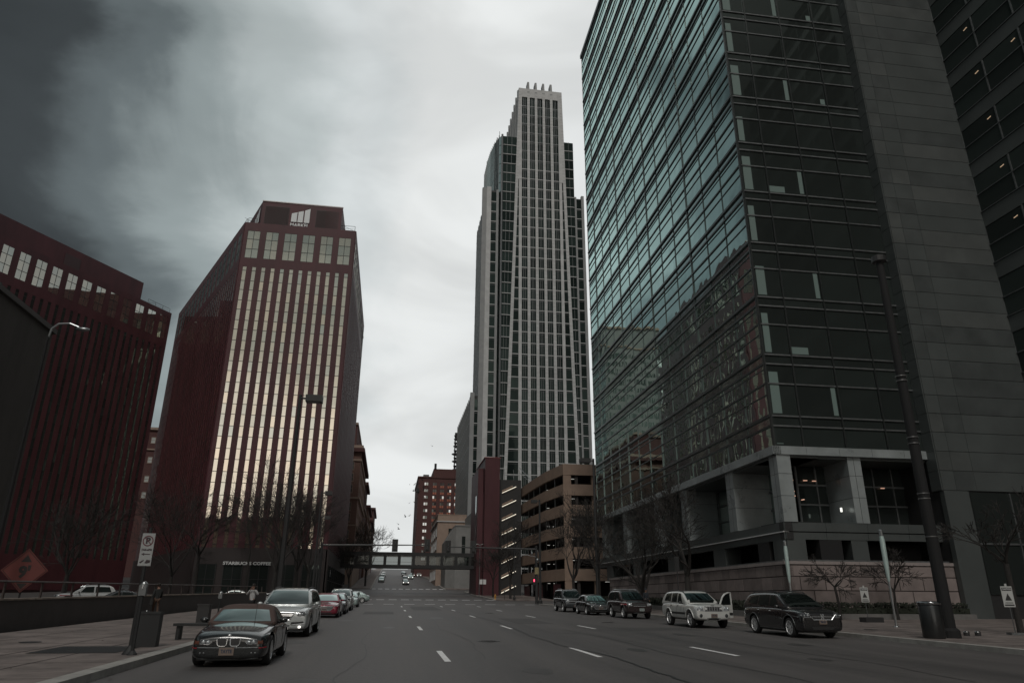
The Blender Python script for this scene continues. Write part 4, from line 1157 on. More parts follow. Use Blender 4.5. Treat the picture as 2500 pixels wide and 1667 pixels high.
    # wheels
    for y in axles:
        for sgn in (-1, 1):
            x = sgn * (hw - .12)
            m = MB(); m.lathe([(wr - .10, -.105), (wr - .03, -.11), (wr, -.085), (wr + .002, 0), (wr, .085), (wr - .03, .11), (wr - .10, .105)], (x, y, wr), 26, 'x')
            wh = m.build('wheel', tyre_m, root, smooth=True)
            m = MB(); s0 = sgn
            m.lathe([(wr - .10, s0 * .10), (wr - .125, s0 * .10), (wr - .13, s0 * .03), (.0, s0 * .02)], (x, y, wr), 26, 'x', 1)
            m.lathe([(wr - .10, s0 * .104), (wr - .128, s0 * .108), (wr - .14, s0 * .07)], (x, y, wr), 26, 'x', 0)
            ns = sp.get('spokes', 5)
            for k in range(ns):
                a = 2 * math.pi * k / ns + .3; c_, s_ = math.cos(a), math.sin(a); rr_ = wr - .12
                hwid = .034
                p0 = Vector((x + s0 * .085, y + c_ * .03, wr + s_ * .03)); p1 = Vector((x + s0 * .10, y + c_ * rr_, wr + s_ * rr_)); t_ = Vector((0, -s_, c_))
                m.face([p0 - t_ * hwid, p0 + t_ * hwid, p1 + t_ * hwid * .7, p1 - t_ * hwid * .7], 0)
                q_ = Vector((-s0 * .05, 0, 0)); m.face([p0 - t_ * hwid + q_, p0 - t_ * hwid, p1 - t_ * hwid * .7, p1 - t_ * hwid * .7 + q_], 0); m.face([p0 + t_ * hwid + q_, p0 + t_ * hwid, p1 + t_ * hwid * .7, p1 + t_ * hwid * .7 + q_], 0)
            m.lathe([(0, s0 * .095), (.05, s0 * .095), (.055, s0 * .06)], (x, y, wr), 12, 'x', 0)
            m.build('rim', [rim_m, blackm], wh)
            if sp.get('arch') and detail:
                q = []
                for k in range(15):
                    a = math.pi * k / 14; rr_ = wr + .085
                    h = cast('s', y + rr_ * math.cos(a), max(gc + .1, wr + .02 + rr_ * math.sin(a)), sgn)
                    if h: q.append(h[0] + h[1] * .006)
                if len(q) > 2:
                    m = MB(); m.tube(q, sp['arch'][1], 6); m.build('arch_trim', sp['arch'][0], root, smooth=True)
    # black box added under the body to stand in for its shade
    m = MB(); m.box(-hw + .15, hw - .15, .35, L - .3, gc - .02, gc + .22); m.build('underside_shadow', blackm, root)
    # door seams, handles, mirrors
    if detail:
        for sgn in (-1, 1):
            for seam in sp.get('seams', []): trim('door_seam', seam, 's', blackm, .006, .001, sgn)
            for (a, b) in sp.get('handles', []):
                m = MB(); p = pt('s', a, b, .02, sgn)
                if p: m.ell(p, (.018, .09, .017)); m.build('door_handle', sp.get('handlem', pnt), root, smooth=True)
            if sp.get('sidetrim'):
                z0, z1, y0, y1, mm = sp['sidetrim']; decal('side_moulding', [(y0, z0), (y1, z0), (y1, z1), (y0, z1)], 's', mm, .012, sgn)
            my, mz = sp['mirror']
            m = MB(); x = sgn * (hw + .085)
            m.ell((x, my, mz), (.10, .06, .062), 12, 8); m.box(min(sgn * hw * .9, x), max(sgn * hw * .9, x), my, my + .05, mz - .06, mz - .02)
            m.build('side_mirror', sp.get('mirm', pnt), root, smooth=True)
        trim('hood_seam', sp['hood'], 't', blackm, .006, .001)
        if sp.get('rails'):
            y0, y1 = sp['rails']
            for sgn in (-1, 1):
                x = sgn * (hw * .93 - (H - zb) * tb - .10); m = MB()
                zr = lambda y: (cast('t', x, y)[0].z)
                m.tube([(x, y0, zr(y0)), (x, y0 + .15, zr(y0 + .15) + .055), (x, (y0 + y1) / 2, zr((y0 + y1) / 2) + .06), (x, y1 - .15, zr(y1 - .15) + .055), (x, y1, zr(y1))], .022, 6); m.build('roof_rail', sp.get('railm', trim_m), root)
        if sp.get('crossbar'):
            for y in sp['crossbar']:
                x = hw * .93 - (H - zb) * tb - .10; m = MB(); m.tube([(-x, y, H + .06), (x, y, H + .06)], .025, 6); m.build('roof_bar', steel, root)
        # plate
        px, pz, txt = sp['plate']; p = pt('f', px, pz, .02)
        m = MB(); m.box(p.x - .16, p.x + .16, p.y - .012, p.y + .02, p.z - .08, p.z + .08); pl_ = m.build('number_plate', sp.get('platem', plate_m), root)
        m = MB(); add_text(m, txt, .1, (p.x, p.y - .016, p.z), (1, 0, 0), (0, 0, 1), bold=.004, width=.24); m.build('plate_lettering', plate_t, pl_)
        # lower opening
        for poly in sp.get('intake', []): decal('air_intake', poly, 'f', blackm, .004)
    for sgn in (-1, 1):
        poly = [(sgn * a, b) for a, b in sp['lamp']]
        hl = decal('headlight', poly, 'f', sp.get('lampm', lampd), .008, rings_=3)
        if detail:
            m = MB()
            for (a, b, r_) in sp.get('bulbs', []):
                p = pt('f', sgn * a, b, .012)
                if p: m.ell(p, (r_, .02, r_), 10, 6)
            if m.v: m.build('lens', lampg, hl, smooth=True)
            trim('lamp_edge', poly, 'f', chrome, .005, .01, closed=True, parent=hl)
    if detail and sp.get('extra'): sp['extra'](root, decal, trim, pt, cast)
    return root

def suvprof(L, H, hood, belt, nose=.88, gc=.3, cowl=1.25, wbase=.0):
    body = [(0.02, nose - .22, .86, gc + .14), (.03, nose - .06, .90, gc + .05), (.14, nose, .955, gc), (.5, (nose + hood) / 2 + .05, .985, gc), (cowl - .1, hood, 1.0, gc), (cowl + .5, belt, 1.0, gc), (L * .6, belt + .01, 1.0, gc), (L - .45, belt + .01, .99, gc + .02), (L - .1, belt - .02, .955, gc + .08), (L - .02, belt - .2, .92, gc + .12)]
    cabin = [(cowl - .12, belt - .0), (cowl + .12, belt + .17), (cowl + .75, H - .085), (cowl + .95, H - .025), (cowl + 1.7, H), (L - .8, H - .02), (L - .45, H - .06), (L - .28, H - .18), (L - .08, belt + .1), (L - .05, belt - .05)]
    return body, cabin
def ex_z3(root, decal, trim, pt, cast):
    for sgn in (-1, 1):
        P = [(sgn * x, z) for x, z in ((.03, .60), (.24, .605), (.255, .57), (.235, .475), (.20, .445), (.08, .44), (.04, .47))]
        decal('grille', P, 'f', blackm, .006); trim('grille_surround', P, 'f', chrome, .011, .012, closed=True)
        decal('turn_lamp', [(sgn * .63, .555), (sgn * .73, .56), (sgn * .74, .48), (sgn * .63, .48)], 'f', amber, .007)
        decal('side_marker', [(sgn * .66, .415), (sgn * .80, .425), (sgn * .80, .395), (sgn * .67, .39)], 'f', redl, .012)
        m = MB()
        for dx in (-.03, .05):
            p = pt('f', sgn * .55 + dx, .30, .01); m.ell(p, (.022, .02, .022))
        m.build('fog_lamp', steeld, root)
    m = MB(); p = pt('f', 0, .655, .012); m.ell(p, (.042, .02, .034)); m.build('badge', chrome, root)
    m = MB(); trim('lower_lip', [(-.66, .20), (-.3, .165), (.3, .165), (.66, .20)], 'f', steeld, .010, .01)
    trim('bumper_line', [(-.75, .415), (-.3, .41), (.3, .41), (.75, .415)], 'f', steeld, .006, .005)
    m = MB(); m.tube([(.35, 1.02, .86), (.36, 1.06, 1.32)], .006, 5); m.build('aerial', blackm, root)
    m = MB(); m.tube([(-.45, 1.28, .865), (.1, 1.24, .885), (.5, 1.27, .87)], .012, 5); m.build('wiper', blackm, root)
    # driver seen through the screen
    m = MB(); m.ell((.30, 2.05, 1.08), (.10, .11, .13), 12, 10); m.build('headrest', blackm, root)
Z3 = dict(L=4.05, W=1.72, H=1.29, wr=.315, fo=.76, wb=2.45, gc=.14, belt=.86, tumble=.42, crown=.05,
    body=[(0.0, .50, .80, .24), (.02, .60, .86, .18), (.16, .67, .93, .15), (.45, .735, .985, .14), (1.2, .845, 1.0, .15), (1.6, .87, .99, .15), (2.4, .865, .985, .15), (3.0, .87, 1.0, .15), (3.7, .84, .97, .2), (4.0, .76, .88, .28), (4.04, .6, .84, .32)],
    cabin=[(1.22, .84), (1.4, .97), (1.72, 1.17), (1.9, 1.255), (2.1, 1.29), (2.5, 1.275), (2.75, 1.17), (2.98, .9), (3.0, .8)], roofmat=mat('brown soft top', (.085, .055, .048), .8, var=.15, scale=4, bump=.2),
    ws=(.915, 1.165), wsm=cglass2, side=[[(1.78, .93), (2.5, .94), (2.4, 1.14), (2.0, 1.18)]], mirror=(1.62, .93), mirm=P_black,
    seams=[[(1.35, .3), (1.35, .8)], [(2.45, .82), (2.5, .35)]], handles=[(2.3, .76)], hood=[(-.72, 1.3), (-.66, .9), (-.45, .35), (0, .22), (.45, .35), (.66, .9), (.72, 1.3)],
    plate=(-.02, .335, 'TAYTE'), lamp=[(.36, .535), (.45, .575), (.60, .58), (.61, .49), (.42, .475)], bulbs=[(.44, .52, .042), (.54, .525, .045)], intake=[[(-.35, .26), (.35, .26), (.3, .19), (-.3, .19)]], spokes=10, extra=ex_z3)
def ex_mdx(root, decal, trim, pt, cast):
    decal('grille', [(-.46, .84), (.46, .84), (.30, .63), (-.30, .63)], 'f', blackm, .006)
    decal('grille_bar', [(-.44, .80), (.44, .80), (.36, .715), (-.36, .715)], 'f', chrome, .03)
    trim('grille_surround', [(-.50, .86), (-.31, .60), (.31, .60), (.50, .86)], 'f', chrome, .014, .012)
    for sgn in (-1, 1):
        decal('bumper_opening', [(sgn * .38, .52), (sgn * .80, .55), (sgn * .84, .47), (sgn * .36, .43)], 'f', blackm, .006)
        trim('bumper_strip', [(sgn * .40, .43), (sgn * .84, .475)], 'f', chrome, .012, .012)
        m = MB(); p = pt('f', sgn * .68, .36, .01); m.ell(p, (.055, .03, .045), 12, 8); m.build('fog_lamp', fogm, root, smooth=True)
    decal('lower_grille', [(-.34, .42), (.34, .42), (.28, .3), (-.28, .3)], 'f', blackm, .006)
    m = MB(); m.box(.48, .60, 1.50, 1.52, 1.05, 1.09); m.build('screen_sticker', white, root)
b_, c_ = suvprof(4.85, 1.70, 1.02, 1.08, .90, .24, 1.28)
MDX = dict(L=4.85, W=1.97, H=1.70, wr=.375, fo=.98, wb=2.82, gc=.24, belt=1.06, tumble=.26, body=b_, cabin=c_, ws=(1.12, 1.585), rear=(1.15, 1.5),
    side=[[(1.75, 1.12), (2.55, 1.14), (2.55, 1.56), (2.2, 1.55)], [(2.62, 1.14), (3.5, 1.16), (3.45, 1.56), (2.62, 1.57)], [(3.57, 1.17), (4.35, 1.22), (4.15, 1.5), (3.52, 1.55)]],
    mirror=(1.62, 1.13), seams=[[(1.5, .4), (1.5, 1.0)], [(2.6, .4), (2.6, 1.05)], [(3.55, .5), (3.55, 1.05)]], handles=[(2.45, .93), (3.4, .95)], rails=(2.1, 4.3), railm=blackm,
    hood=[(-.80, 1.3), (-.76, .8), (-.62, .22), (0, .16), (.62, .22), (.76, .8), (.80, 1.3)], plate=(0, .54, 'UBP 148'),
    lamp=[(.54, .78), (.62, .85), (.88, .90), (.92, .80), (.84, .73), (.6, .73)], bulbs=[(.66, .78, .035), (.75, .79, .035), (.84, .82, .03)], intake=[[(-.4, .30), (.4, .30), (.36, .25), (-.36, .25)]], extra=ex_mdx, spokes=7)
def ex_jeep(root, decal, trim, pt, cast):
    decal('grille', [(-.46, .985), (.46, .985), (.44, .80), (-.44, .80)], 'f', blackm, .006)
    for k in range(8):
        x = -.455 + k * .13; trim('grille_bar', [(x, .795), (x, .99)], 'f', chrome, .018, .012)
    trim('grille_surround', [(-.48, 1.0), (.48, 1.0), (.46, .785), (-.46, .785)], 'f', chrome, .01, .012, closed=True)
    m = MB(); p = pt('f', 0, 1.04, .01); m.box(-.09, .09, p.y - .02, p.y + .02, 1.01, 1.05); m.build('badge', blackm, root)
    decal('bumper_slot', [(-.36, .47), (.36, .47), (.3, .40), (-.3, .40)], 'f', blackm, .006)
    trim('bumper_strip', [(-.35, .385), (.35, .385)], 'f', chrome, .014, .012)
    for sgn in (-1, 1):
        m = MB(); p = pt('f', sgn * .66, .58, .008); m.ell(p, (.085, .02, .085), 14, 8); m.build('fog_lamp', lampd, root, smooth=True)
    # near side front door standing open
    d = bpy.data.objects.new('open_door', None)
    m = MB(); hx, hy = .93, 1.42; a = R(62)
    M = lambda p: (hx + math.sin(a) * p[1] + math.cos(a) * p[0], hy + math.cos(a) * p[1] - math.sin(a) * p[0], p[2])
    m.box(-.0, .09, 0, 1.02, .42, 1.05, M); od = m.build('open_door', P_white, root)
    m = MB()
    fr_ = [(0.05, .02, 1.03), (.05, .28, 1.42), (.05, .5, 1.57), (.05, .75, 1.64), (.05, .96, 1.655), (.05, 1.0, 1.04)]
    m.tube([M(p) for p in fr_], .045, 6); m.build('window_frame', P_white, od)
    m = MB(); m.face([M(p) for p in ((.05, .06, 1.05), (.05, .3, 1.40), (.05, .5, 1.55), (.05, .96, 1.63), (.05, .99, 1.05))]); m.build('pane', cglass, od)
    m = MB(); m.box(-.012, -.004, .10, .92, .44, .98, M); m.box(-.02, .0, .5, .74, .86, .93, M); m.build('door_lining', mat('grey lining', (.16, .165, .165), .7), od)
    m = MB(); m.box(.085, .1, .03, 1.0, .55, .68, M); m.build('side_moulding', trim_m, od)
    # dark door opening on that side
    decal('door_opening', [(1.5, .45), (2.42, .45), (2.42, 1.04), (1.5, 1.04)], 's', blackm, .012, 1)
b_, c_ = suvprof(4.75, 1.72, 1.08, 1.12, 1.02, .36, 1.32)
JEEP = dict(L=4.75, W=1.87, H=1.72, wr=.385, fo=.86, wb=2.78, gc=.36, belt=1.10, tumble=.22, body=b_, cabin=c_, ws=(1.15, 1.60), rear=(1.2, 1.5),
    side=[[(1.78, 1.15), (2.45, 1.16), (2.45, 1.60), (2.15, 1.58)], [(2.54, 1.16), (3.3, 1.17), (3.25, 1.60), (2.54, 1.61)], [(3.4, 1.18), (4.3, 1.22), (4.1, 1.56), (3.36, 1.6)]],
    mirror=(1.68, 1.16), mirm=blackm, seams=[[(1.5, .5), (1.5, 1.05)], [(2.5, .45), (2.5, 1.1)], [(3.4, .6), (3.35, 1.1)]], handles=[(2.3, 1.0), (3.2, 1.0)], handlem=blackm, rails=(2.0, 4.2),
    hood=[(-.76, 1.3), (-.72, .7), (-.66, .2), (0, .14), (.66, .2), (.72, .7), (.76, 1.3)], plate=(.02, .585, 'SYK 092'), sidetrim=(.60, .70, 1.35, 3.3, trim_m), arch=(P_white, .03),
    lamp=[(.50, .80), (.50, .99), (.72, 1.0), (.86, .97), (.88, .86), (.82, .80)], bulbs=[(.60, .895, .075), (.775, .895, .06)], extra=ex_jeep, lampm=lampg, spokes=5)
def ex_journey(root, decal, trim, pt, cast):
    decal('grille', [(-.44, .86), (.44, .86), (.38, .70), (-.38, .70)], 'f', blackm, .006)
    trim('grille_surround', [(-.56, .86), (-.38, .68), (.38, .68), (.56, .86)], 'f', chrome, .014, .014)
    trim('grille_bar', [(-.45, .79), (-.06, .79)], 'f', chrome, .008, .014); trim('grille_bar', [(.06, .79), (.45, .79)], 'f', chrome, .008, .014)
    for s_ in (-1, 1): trim('grille_emblem', [(s_ * .05, .885), (s_ * .025, .78), (s_ * .05, .69)], 'f', chrome, .02, .018)
    for sgn in (-1, 1): trim('sill_strip', [(1.3, .30), (3.5, .30)], 's', steel, .012, .01, sgn)
b_, c_ = suvprof(4.89, 1.69, 1.03, 1.09, .93, .22, 1.2)
JOUR = dict(L=4.89, W=1.85, H=1.69, wr=.365, fo=.96, wb=2.89, gc=.22, belt=1.07, tumble=.27, body=b_, cabin=c_, ws=(1.13, 1.58), rear=(1.15, 1.5),
    side=[[(1.7, 1.12), (2.5, 1.14), (2.5, 1.56), (2.15, 1.55)], [(2.58, 1.14), (3.5, 1.16), (3.45, 1.56), (2.58, 1.57)], [(3.58, 1.17), (4.4, 1.24), (4.2, 1.48), (3.52, 1.55)]],
    mirror=(1.55, 1.14), seams=[[(1.45, .4), (1.45, 1.0)], [(2.54, .4), (2.54, 1.05)], [(3.55, .5), (3.55, 1.05)]], handles=[(2.38, .95), (3.38, .97)], handlem=chrome, rails=(2.1, 4.3), arch=(steeld, .014),
    hood=[(-.76, 1.25), (-.72, .8), (-.6, .22), (0, .16), (.6, .22), (.72, .8), (.76, 1.25)], plate=(.0, .60, 'TRM 829'), lampm=lampd, spokes=8,
    lamp=[(.50, .76), (.52, .90), (.80, .93), (.90, .88), (.88, .77)], bulbs=[(.60, .84, .05), (.74, .83, .03), (.82, .84, .03)], intake=[[(-.5, .42), (.5, .42), (.42, .32), (-.42, .32)]], extra=ex_journey)
def ex_expl(root, decal, trim, pt, cast):
    decal('grille', [(-.46, .92), (.46, .92), (.42, .78), (-.42, .78)], 'f', blackm, .006)
    trim('grille_lip', [(-.42, .765), (.42, .765)], 'f', chrome, .014, .012)
    trim('bumper_lip', [(-.4, .36), (.4, .36)], 'f', steel, .016, .01)
    for sgn in (-1, 1): decal('turn_lamp', [(sgn * .80, .79), (sgn * .90, .80), (sgn * .90, .93), (sgn * .82, .94)], 'f', redl, .009)
b_, c_ = suvprof(4.6, 1.74, 1.04, 1.08, .97, .33, 1.25)
EXPL = dict(L=4.6, W=1.80, H=1.74, wr=.37, fo=.84, wb=2.58, gc=.33, belt=1.07, tumble=.20, body=b_, cabin=c_, ws=(1.12, 1.61), rear=(1.2, 1.5),
    side=[[(1.72, 1.13), (2.75, 1.13), (2.75, 1.62), (2.1, 1.6)], [(2.88, 1.13), (4.15, 1.17), (3.95, 1.6), (2.88, 1.62)]], mirror=(1.6, 1.15), mirm=blackm,
    seams=[[(1.45, .45), (1.45, 1.0)], [(2.82, .45), (2.82, 1.05)]], handles=[(2.68, .97)], rails=(1.9, 4.0), railm=steel, crossbar=(2.3, 3.6), arch=(mat('arch grey', (.06, .055, .055), .6), .03), sidetrim=(.60, .64, 1.3, 3.2, steeld),
    hood=[(-.74, 1.25), (-.70, .7), (-.62, .2), (0, .14), (.62, .2), (.70, .7), (.74, 1.25)], plate=(.14, .555, 'RJD 460'), platem=mat('pale plate', (.42, .48, .46), .5), lampm=lampg,
    lamp=[(.50, .79), (.50, .93), (.80, .95), (.84, .80)], bulbs=[(.60, .87, .05), (.74, .87, .05)], extra=ex_expl, spokes=5)
def ex_tb(root, decal, trim, pt, cast):
    decal('grille', [(-.50, .97), (.50, .97), (.50, .86), (-.50, .86)], 'f', blackm, .006); decal('grille', [(-.50, .83), (.50, .83), (.48, .75), (-.48, .75)], 'f', blackm, .006)
    trim('grille_bar', [(-.82, .845), (.82, .845)], 'f', chrome, .024, .012); trim('bumper_strip', [(-.82, .66), (.82, .66)], 'f', steel, .022, .012)
TB = dict(EXPL, L=4.87, H=1.80, W=1.87, wb=2.87, seams=MDX['seams'], handles=[(2.45, 1.0), (3.4, 1.0)], side=JEEP['side'], crossbar=None, sidetrim=None, extra=ex_tb, plate=(0, .5, 'PLH 771'), platem=plate_m,
    lamp=[(.56, .77), (.56, .96), (.84, .97), (.87, .78)])
TB['body'], TB['cabin'] = suvprof(4.87, 1.80, 1.06, 1.10, .99, .33, 1.3)
TB['belt'] = 1.09
SEDB = [(0.0, .56, .82, .26), (.03, .68, .88, .2), (.2, .74, .95, .18), (.6, .81, .985, .18), (1.15, .90, 1.0, .18), (1.7, .93, 1.0, .18), (2.6, .945, 1.0, .18), (3.4, .95, 1.0, .18), (4.0, .95, .98, .22), (4.45, .90, .93, .3), (4.52, .7, .88, .36)]
SEDC = [(1.05, .89), (1.25, 1.0), (1.75, 1.28), (2.0, 1.385), (2.4, 1.43), (3.0, 1.42), (3.4, 1.35), (3.8, 1.15), (4.15, .97), (4.2, .88)]
def ex_sed(root, decal, trim, pt, cast):
    P = [(-.50, .66), (.50, .66), (.56, .60), (.38, .40), (-.38, .40), (-.56, .60)]
    decal('grille', P, 'f', blackm, .006); trim('grille_surround', P, 'f', chrome, .012, .012, closed=True)
    for z in (.62, .57, .51, .45): trim('grille_bar', [(-.5 + (.66 - z) * .3, z), (.5 - (.66 - z) * .3, z)], 'f', steel, .007, .01)
    m = MB(); m.ell(pt('f', 0, .65, .012), (.06, .02, .035)); m.build('badge', chrome, root)
SED = dict(L=4.55, W=1.80, H=1.44, wr=.325, fo=.9, wb=2.70, gc=.18, belt=.93, tumble=.36, body=SEDB, cabin=SEDC, ws=(.97, 1.30), wsm=cglass2, rear=(1.0, 1.25),
    side=[[(1.65, .99), (2.4, 1.0), (2.4, 1.30), (2.05, 1.28)], [(2.48, 1.0), (3.3, 1.02), (3.2, 1.29), (2.48, 1.31)]], mirror=(1.5, 1.0), seams=[[(1.3, .35), (1.3, .85)], [(2.44, .35), (2.44, .92)], [(3.4, .5), (3.4, .92)]], handles=[(2.3, .82), (3.25, .84)],
    hood=[(-.74, 1.15), (-.7, .7), (-.55, .25), (0, .18), (.55, .25), (.7, .7), (.74, 1.15)], plate=(0, .49, 'VKA 305'), lamp=[(.56, .66), (.62, .73), (.84, .77), (.86, .71), (.66, .65)], bulbs=[(.68, .69, .025), (.77, .72, .025)], extra=ex_sed, lampm=lampd,
    intake=[[(-.5, .32), (.5, .32), (.42, .24), (-.42, .24)]])

def at(x, y, dy=0): return (x, y, gz(y + 2))
def put(o, x, y, rz=0, L=4.5):
    y2 = y + (L if abs(rz) < .5 else 0)
    sl = math.atan2(gz(y2) - gz(y), max(.1, y2 - y)) if abs(rz) < .5 else 0
    o.location = (x, y, gz(y) + .004); o.rotation_euler = (sl, 0, rz)
    return o
PK = 'cars parked along the left kerb'; PR = 'cars parked along the right kerb'
c1 = car('roadster', 'black soft top roadster with a twin oval chrome grille parked nearest on the left', 'car', (0, 0, 0), 0, Z3, P_black, PK); put(c1, -3.45, 18.15)
c2 = car('parked_suv', 'silver sport utility vehicle with one lit fog lamp behind the black roadster', 'car', (0, 0, 0), 0, MDX, P_silver, PK); put(c2, -3.75, 28.7, R(-1))
c3 = car('parked_car', 'crimson sedan with a wide barred chrome grille', 'car', (0, 0, 0), 0, SED, P_red, PK); put(c3, -3.75, 47.9)
c4 = dup(c3, label='dark grey sedan tucked behind the crimson sedan'); put(c4, -3.65, 54.2)
def repaint(root, pnt_, old):
    for o in bpy.data.objects:
        p = o.parent
        while p is not None and p != root: p = p.parent
        if p == root and o.type == 'MESH' and any(ms.material == old for ms in o.material_slots):
            o.data = o.data.copy()
            for i, mm in enumerate(o.data.materials):
                if mm == old: o.data.materials[i] = pnt_
repaint(c4, P_grey, P_red)
c5 = dup(c2, label='silver sport utility vehicle fourth back along the left kerb, between two dark cars'); put(c5, -3.75, 62.5)
c6 = dup(c3, label='pale teal sedan last in the left kerb row before the crossing'); put(c6, -3.6, 75.5); repaint(c6, P_teal, P_red)
c7 = car('parked_suv', 'black family sport utility vehicle with chrome edged cross grille, nearest on the right', 'car', (0, 0, 0), 0, JOUR, P_black2, PR); put(c7, 16.85, 27.3, R(0))
c8 = car('parked_suv', 'pale silver off roader with seven slot grille and its kerb side door open', 'car', (0, 0, 0), 0, JEEP, P_white, PR); put(c8, 15.85, 35.0)
c9 = car('parked_suv', 'dark maroon two door sport utility vehicle with roof bars, behind the pale off roader', 'car', (0, 0, 0), 0, EXPL, P_maroon, PR); put(c9, 16.2, 46.9)
c10 = dup(c3, label='black low sedan with bright spoked wheels between two sport utility vehicles on the right', group=PR); put(c10, 15.6, 53.8); repaint(c10, P_black, P_red)
c11 = car('parked_suv', 'grey sport utility vehicle with a full width chrome grille bar, last on the right', 'car', (0, 0, 0), 0, TB, P_grey, PR); put(c11, 15.6, 61.2)
CS = 'vehicles on the cross street at the left'
c = dup(c2, label='dark sport utility vehicle side on, crossing just left of the silver parked one', group=CS); c.location = (-17.0, 107, gz(107)); c.rotation_euler = (0, 0, R(-90))
repaint(c, P_grey, P_silver)
c = dup(c3, label='white car side on behind the low wall, left of the crossing sport utility vehicle', group=CS); c.location = (-22.2, 104, gz(104)); c.rotation_euler = (0, 0, R(-90)); repaint(c, P_wh, P_red)
c = dup(c3, label='dark car showing only its pale roof line over the left wall railing', group=CS); c.location = (-29.5, 100, gz(100)); c.rotation_euler = (0, 0, R(90)); repaint(c, P_black, P_red)
c = dup(c3, label='pale hatchback side on behind the crimson sedan', group=CS); c.location = (-6.6, 98, gz(98)); c.rotation_euler = (0, 0, R(-90)); repaint(c, P_teal, P_red)
c = dup(c9, label='white panel sided van behind the low wall at the far left', group=CS); c.location = (-28, 70, gz(70) + .1); c.rotation_euler = (0, 0, R(-60)); repaint(c, P_wh, P_maroon)
c = dup(c3, label='dark car with red tail glint right of the white van behind the wall', group=CS); c.location = (-23.0, 63, gz(63)); c.rotation_euler = (0, 0, R(-70)); repaint(c, P_grey, P_red)
# traffic coming down the hill
UP = 'cars on the hill beyond the skywalk'
headm = mat('lit headlamp', (1, 1, 1), .3, emit=(1, .98, .9), es=3.0)
def hillcar(src, x, y, pnt_, old, label, lights=False):
    o = dup(src, label=label, group=UP); put(o, x, y); repaint(o, pnt_, old)
    if lights:
        for s_ in (-1, 1):
            m = MB(); m.ell((s_ * .66, -.02, .68), (.12, .05, .08), 10, 6); m.build('headlight', headm, o)
    return o
hillcar(c3, 5.0, 207, P_black, P_red, 'black car with lit headlamps leading down the hill', True)
hillcar(c9, 5.2, 221, P_grey, P_maroon, 'grey sport utility vehicle following close behind the leading black car')
hillcar(c3, 7.4, 247, P_teal, P_red, 'pale teal sedan with lit headlamps in the middle lane of the hill', True)
hillcar(c9, 6.2, 290, P_grey, P_maroon, 'dark sport utility vehicle high on the hill left of the red car')
hillcar(c3, 9.4, 292, P_maroon, P_red, 'dark red sedan high on the hill beside a white one', True)
hillcar(c3, 12.0, 292, P_wh, P_red, 'white sedan high on the hill near the right kerb', True)
hillcar(c3, 7.0, 352, P_grey, P_red, 'grey sedan near the top of the hill')
hillcar(c3, 15.8 - 2, 380, P_red, P_red, 'red car near the top of the hill under the skywalk')
hillcar(c3, -1.8, 222, P_teal, P_red, 'pale sedan parked low on the hill at the left kerb')
hillcar(c9, -1.7, 236, P_grey, P_maroon, 'dark sport utility vehicle parked second on the hill at the left kerb')
hillcar(c3, -1.7, 258, P_wh, P_red, 'white sedan parked third on the hill at the left kerb')
hillcar(c9, -1.6, 275, P_wh, P_maroon, 'white sport utility vehicle parked highest on the hill at the left kerb')

# ------------------------------------------------------------------ trees
def tree(label, x, y, h, spread, forks, seed, group, z0=None, trunk_r=.16, fork_z=2.2, lean=(0, 0), depth=6, dens=3, up_=.35, cat='tree', minr=.017):
    rg = random.Random(seed); z0 = gz(y) + .12 if z0 is None else z0
    t = thing('bare_tree', label, cat, (x, y, z0), 0, group)
    tr = MB(); br = MB()
    def grow(p, d, l, r_, lev, mb):
        n = 4 if lev < 3 else 3
        pts = [p]; rs = [r_]; q = p.copy(); dd = d.copy()
        for k in range(n):
            dd = (dd + Vector((rg.gauss(0, .13), rg.gauss(0, .13), rg.gauss(0, .09) + .05 * up_))).normalized()
            q = q + dd * (l / n); pts.append(q.copy()); rs.append(max(minr * .7, r_ * (1 - .42 * (k + 1) / n)))
        mb.tube(pts, rs, 7 if lev == 0 else 5 if lev < 3 else 3, caps=False)
        if lev >= depth: return
        nb = dens if lev < depth - 1 else dens + 1
        for k in range(nb):
            i = n if k < 2 else rg.randint(1, n - 1)
            a = rg.uniform(0, 2 * math.pi); e = rg.uniform(.35, .8) if k else rg.uniform(.15, .4)
            side = dd.orthogonal().normalized(); side.rotate(Matrix.Rotation(a, 3, dd))
            nd = (dd * math.cos(e) + side * math.sin(e) + Vector((0, 0, up_ * .25))).normalized()
            grow(pts[i], nd, l * rg.uniform(.62, .85), max(minr, rs[i] * rg.uniform(.6, .78)), lev + 1, br)
    base = Vector((0, 0, 0)); top = Vector((lean[0] * fork_z, lean[1] * fork_z, fork_z))
    tr.tube([base - Vector((0, 0, .1)), base + Vector((0, 0, .15)), base.lerp(top, .5) + Vector((rg.uniform(-.05, .05), rg.uniform(-.05, .05), 0)), top], [trunk_r * 1.35, trunk_r * 1.05, trunk_r * .95, trunk_r * .85], 9, caps=False)
    tr.build('trunk', bark, t, smooth=True)
    l0 = (h - fork_z) * .36
    for k in range(forks):
        a = 2 * math.pi * k / forks + rg.uniform(-.4, .4); e = rg.uniform(.25, .55) * spread
        grow(top, Vector((math.cos(a) * math.sin(e), math.sin(a) * math.sin(e), math.cos(e))), l0 * rg.uniform(.85, 1.15), trunk_r * .62, 1, br)
    br.build('branches', bark, t)
    return t
TR = 'bare street trees along the right pavement'; TL = 'bare street trees in front of the red tower'
tree('big bare tree with a V shaped fork beside the pale off roader', 22.3, 53.4, 10.8, 1.0, 3, 4, TR, trunk_r=.24, fork_z=2.6)
tree('bare multi stemmed tree with low spreading forks behind the maroon two door', 22.0, 62.5, 9.5, 1.15, 5, 9, TR, trunk_r=.26, fork_z=1.2)
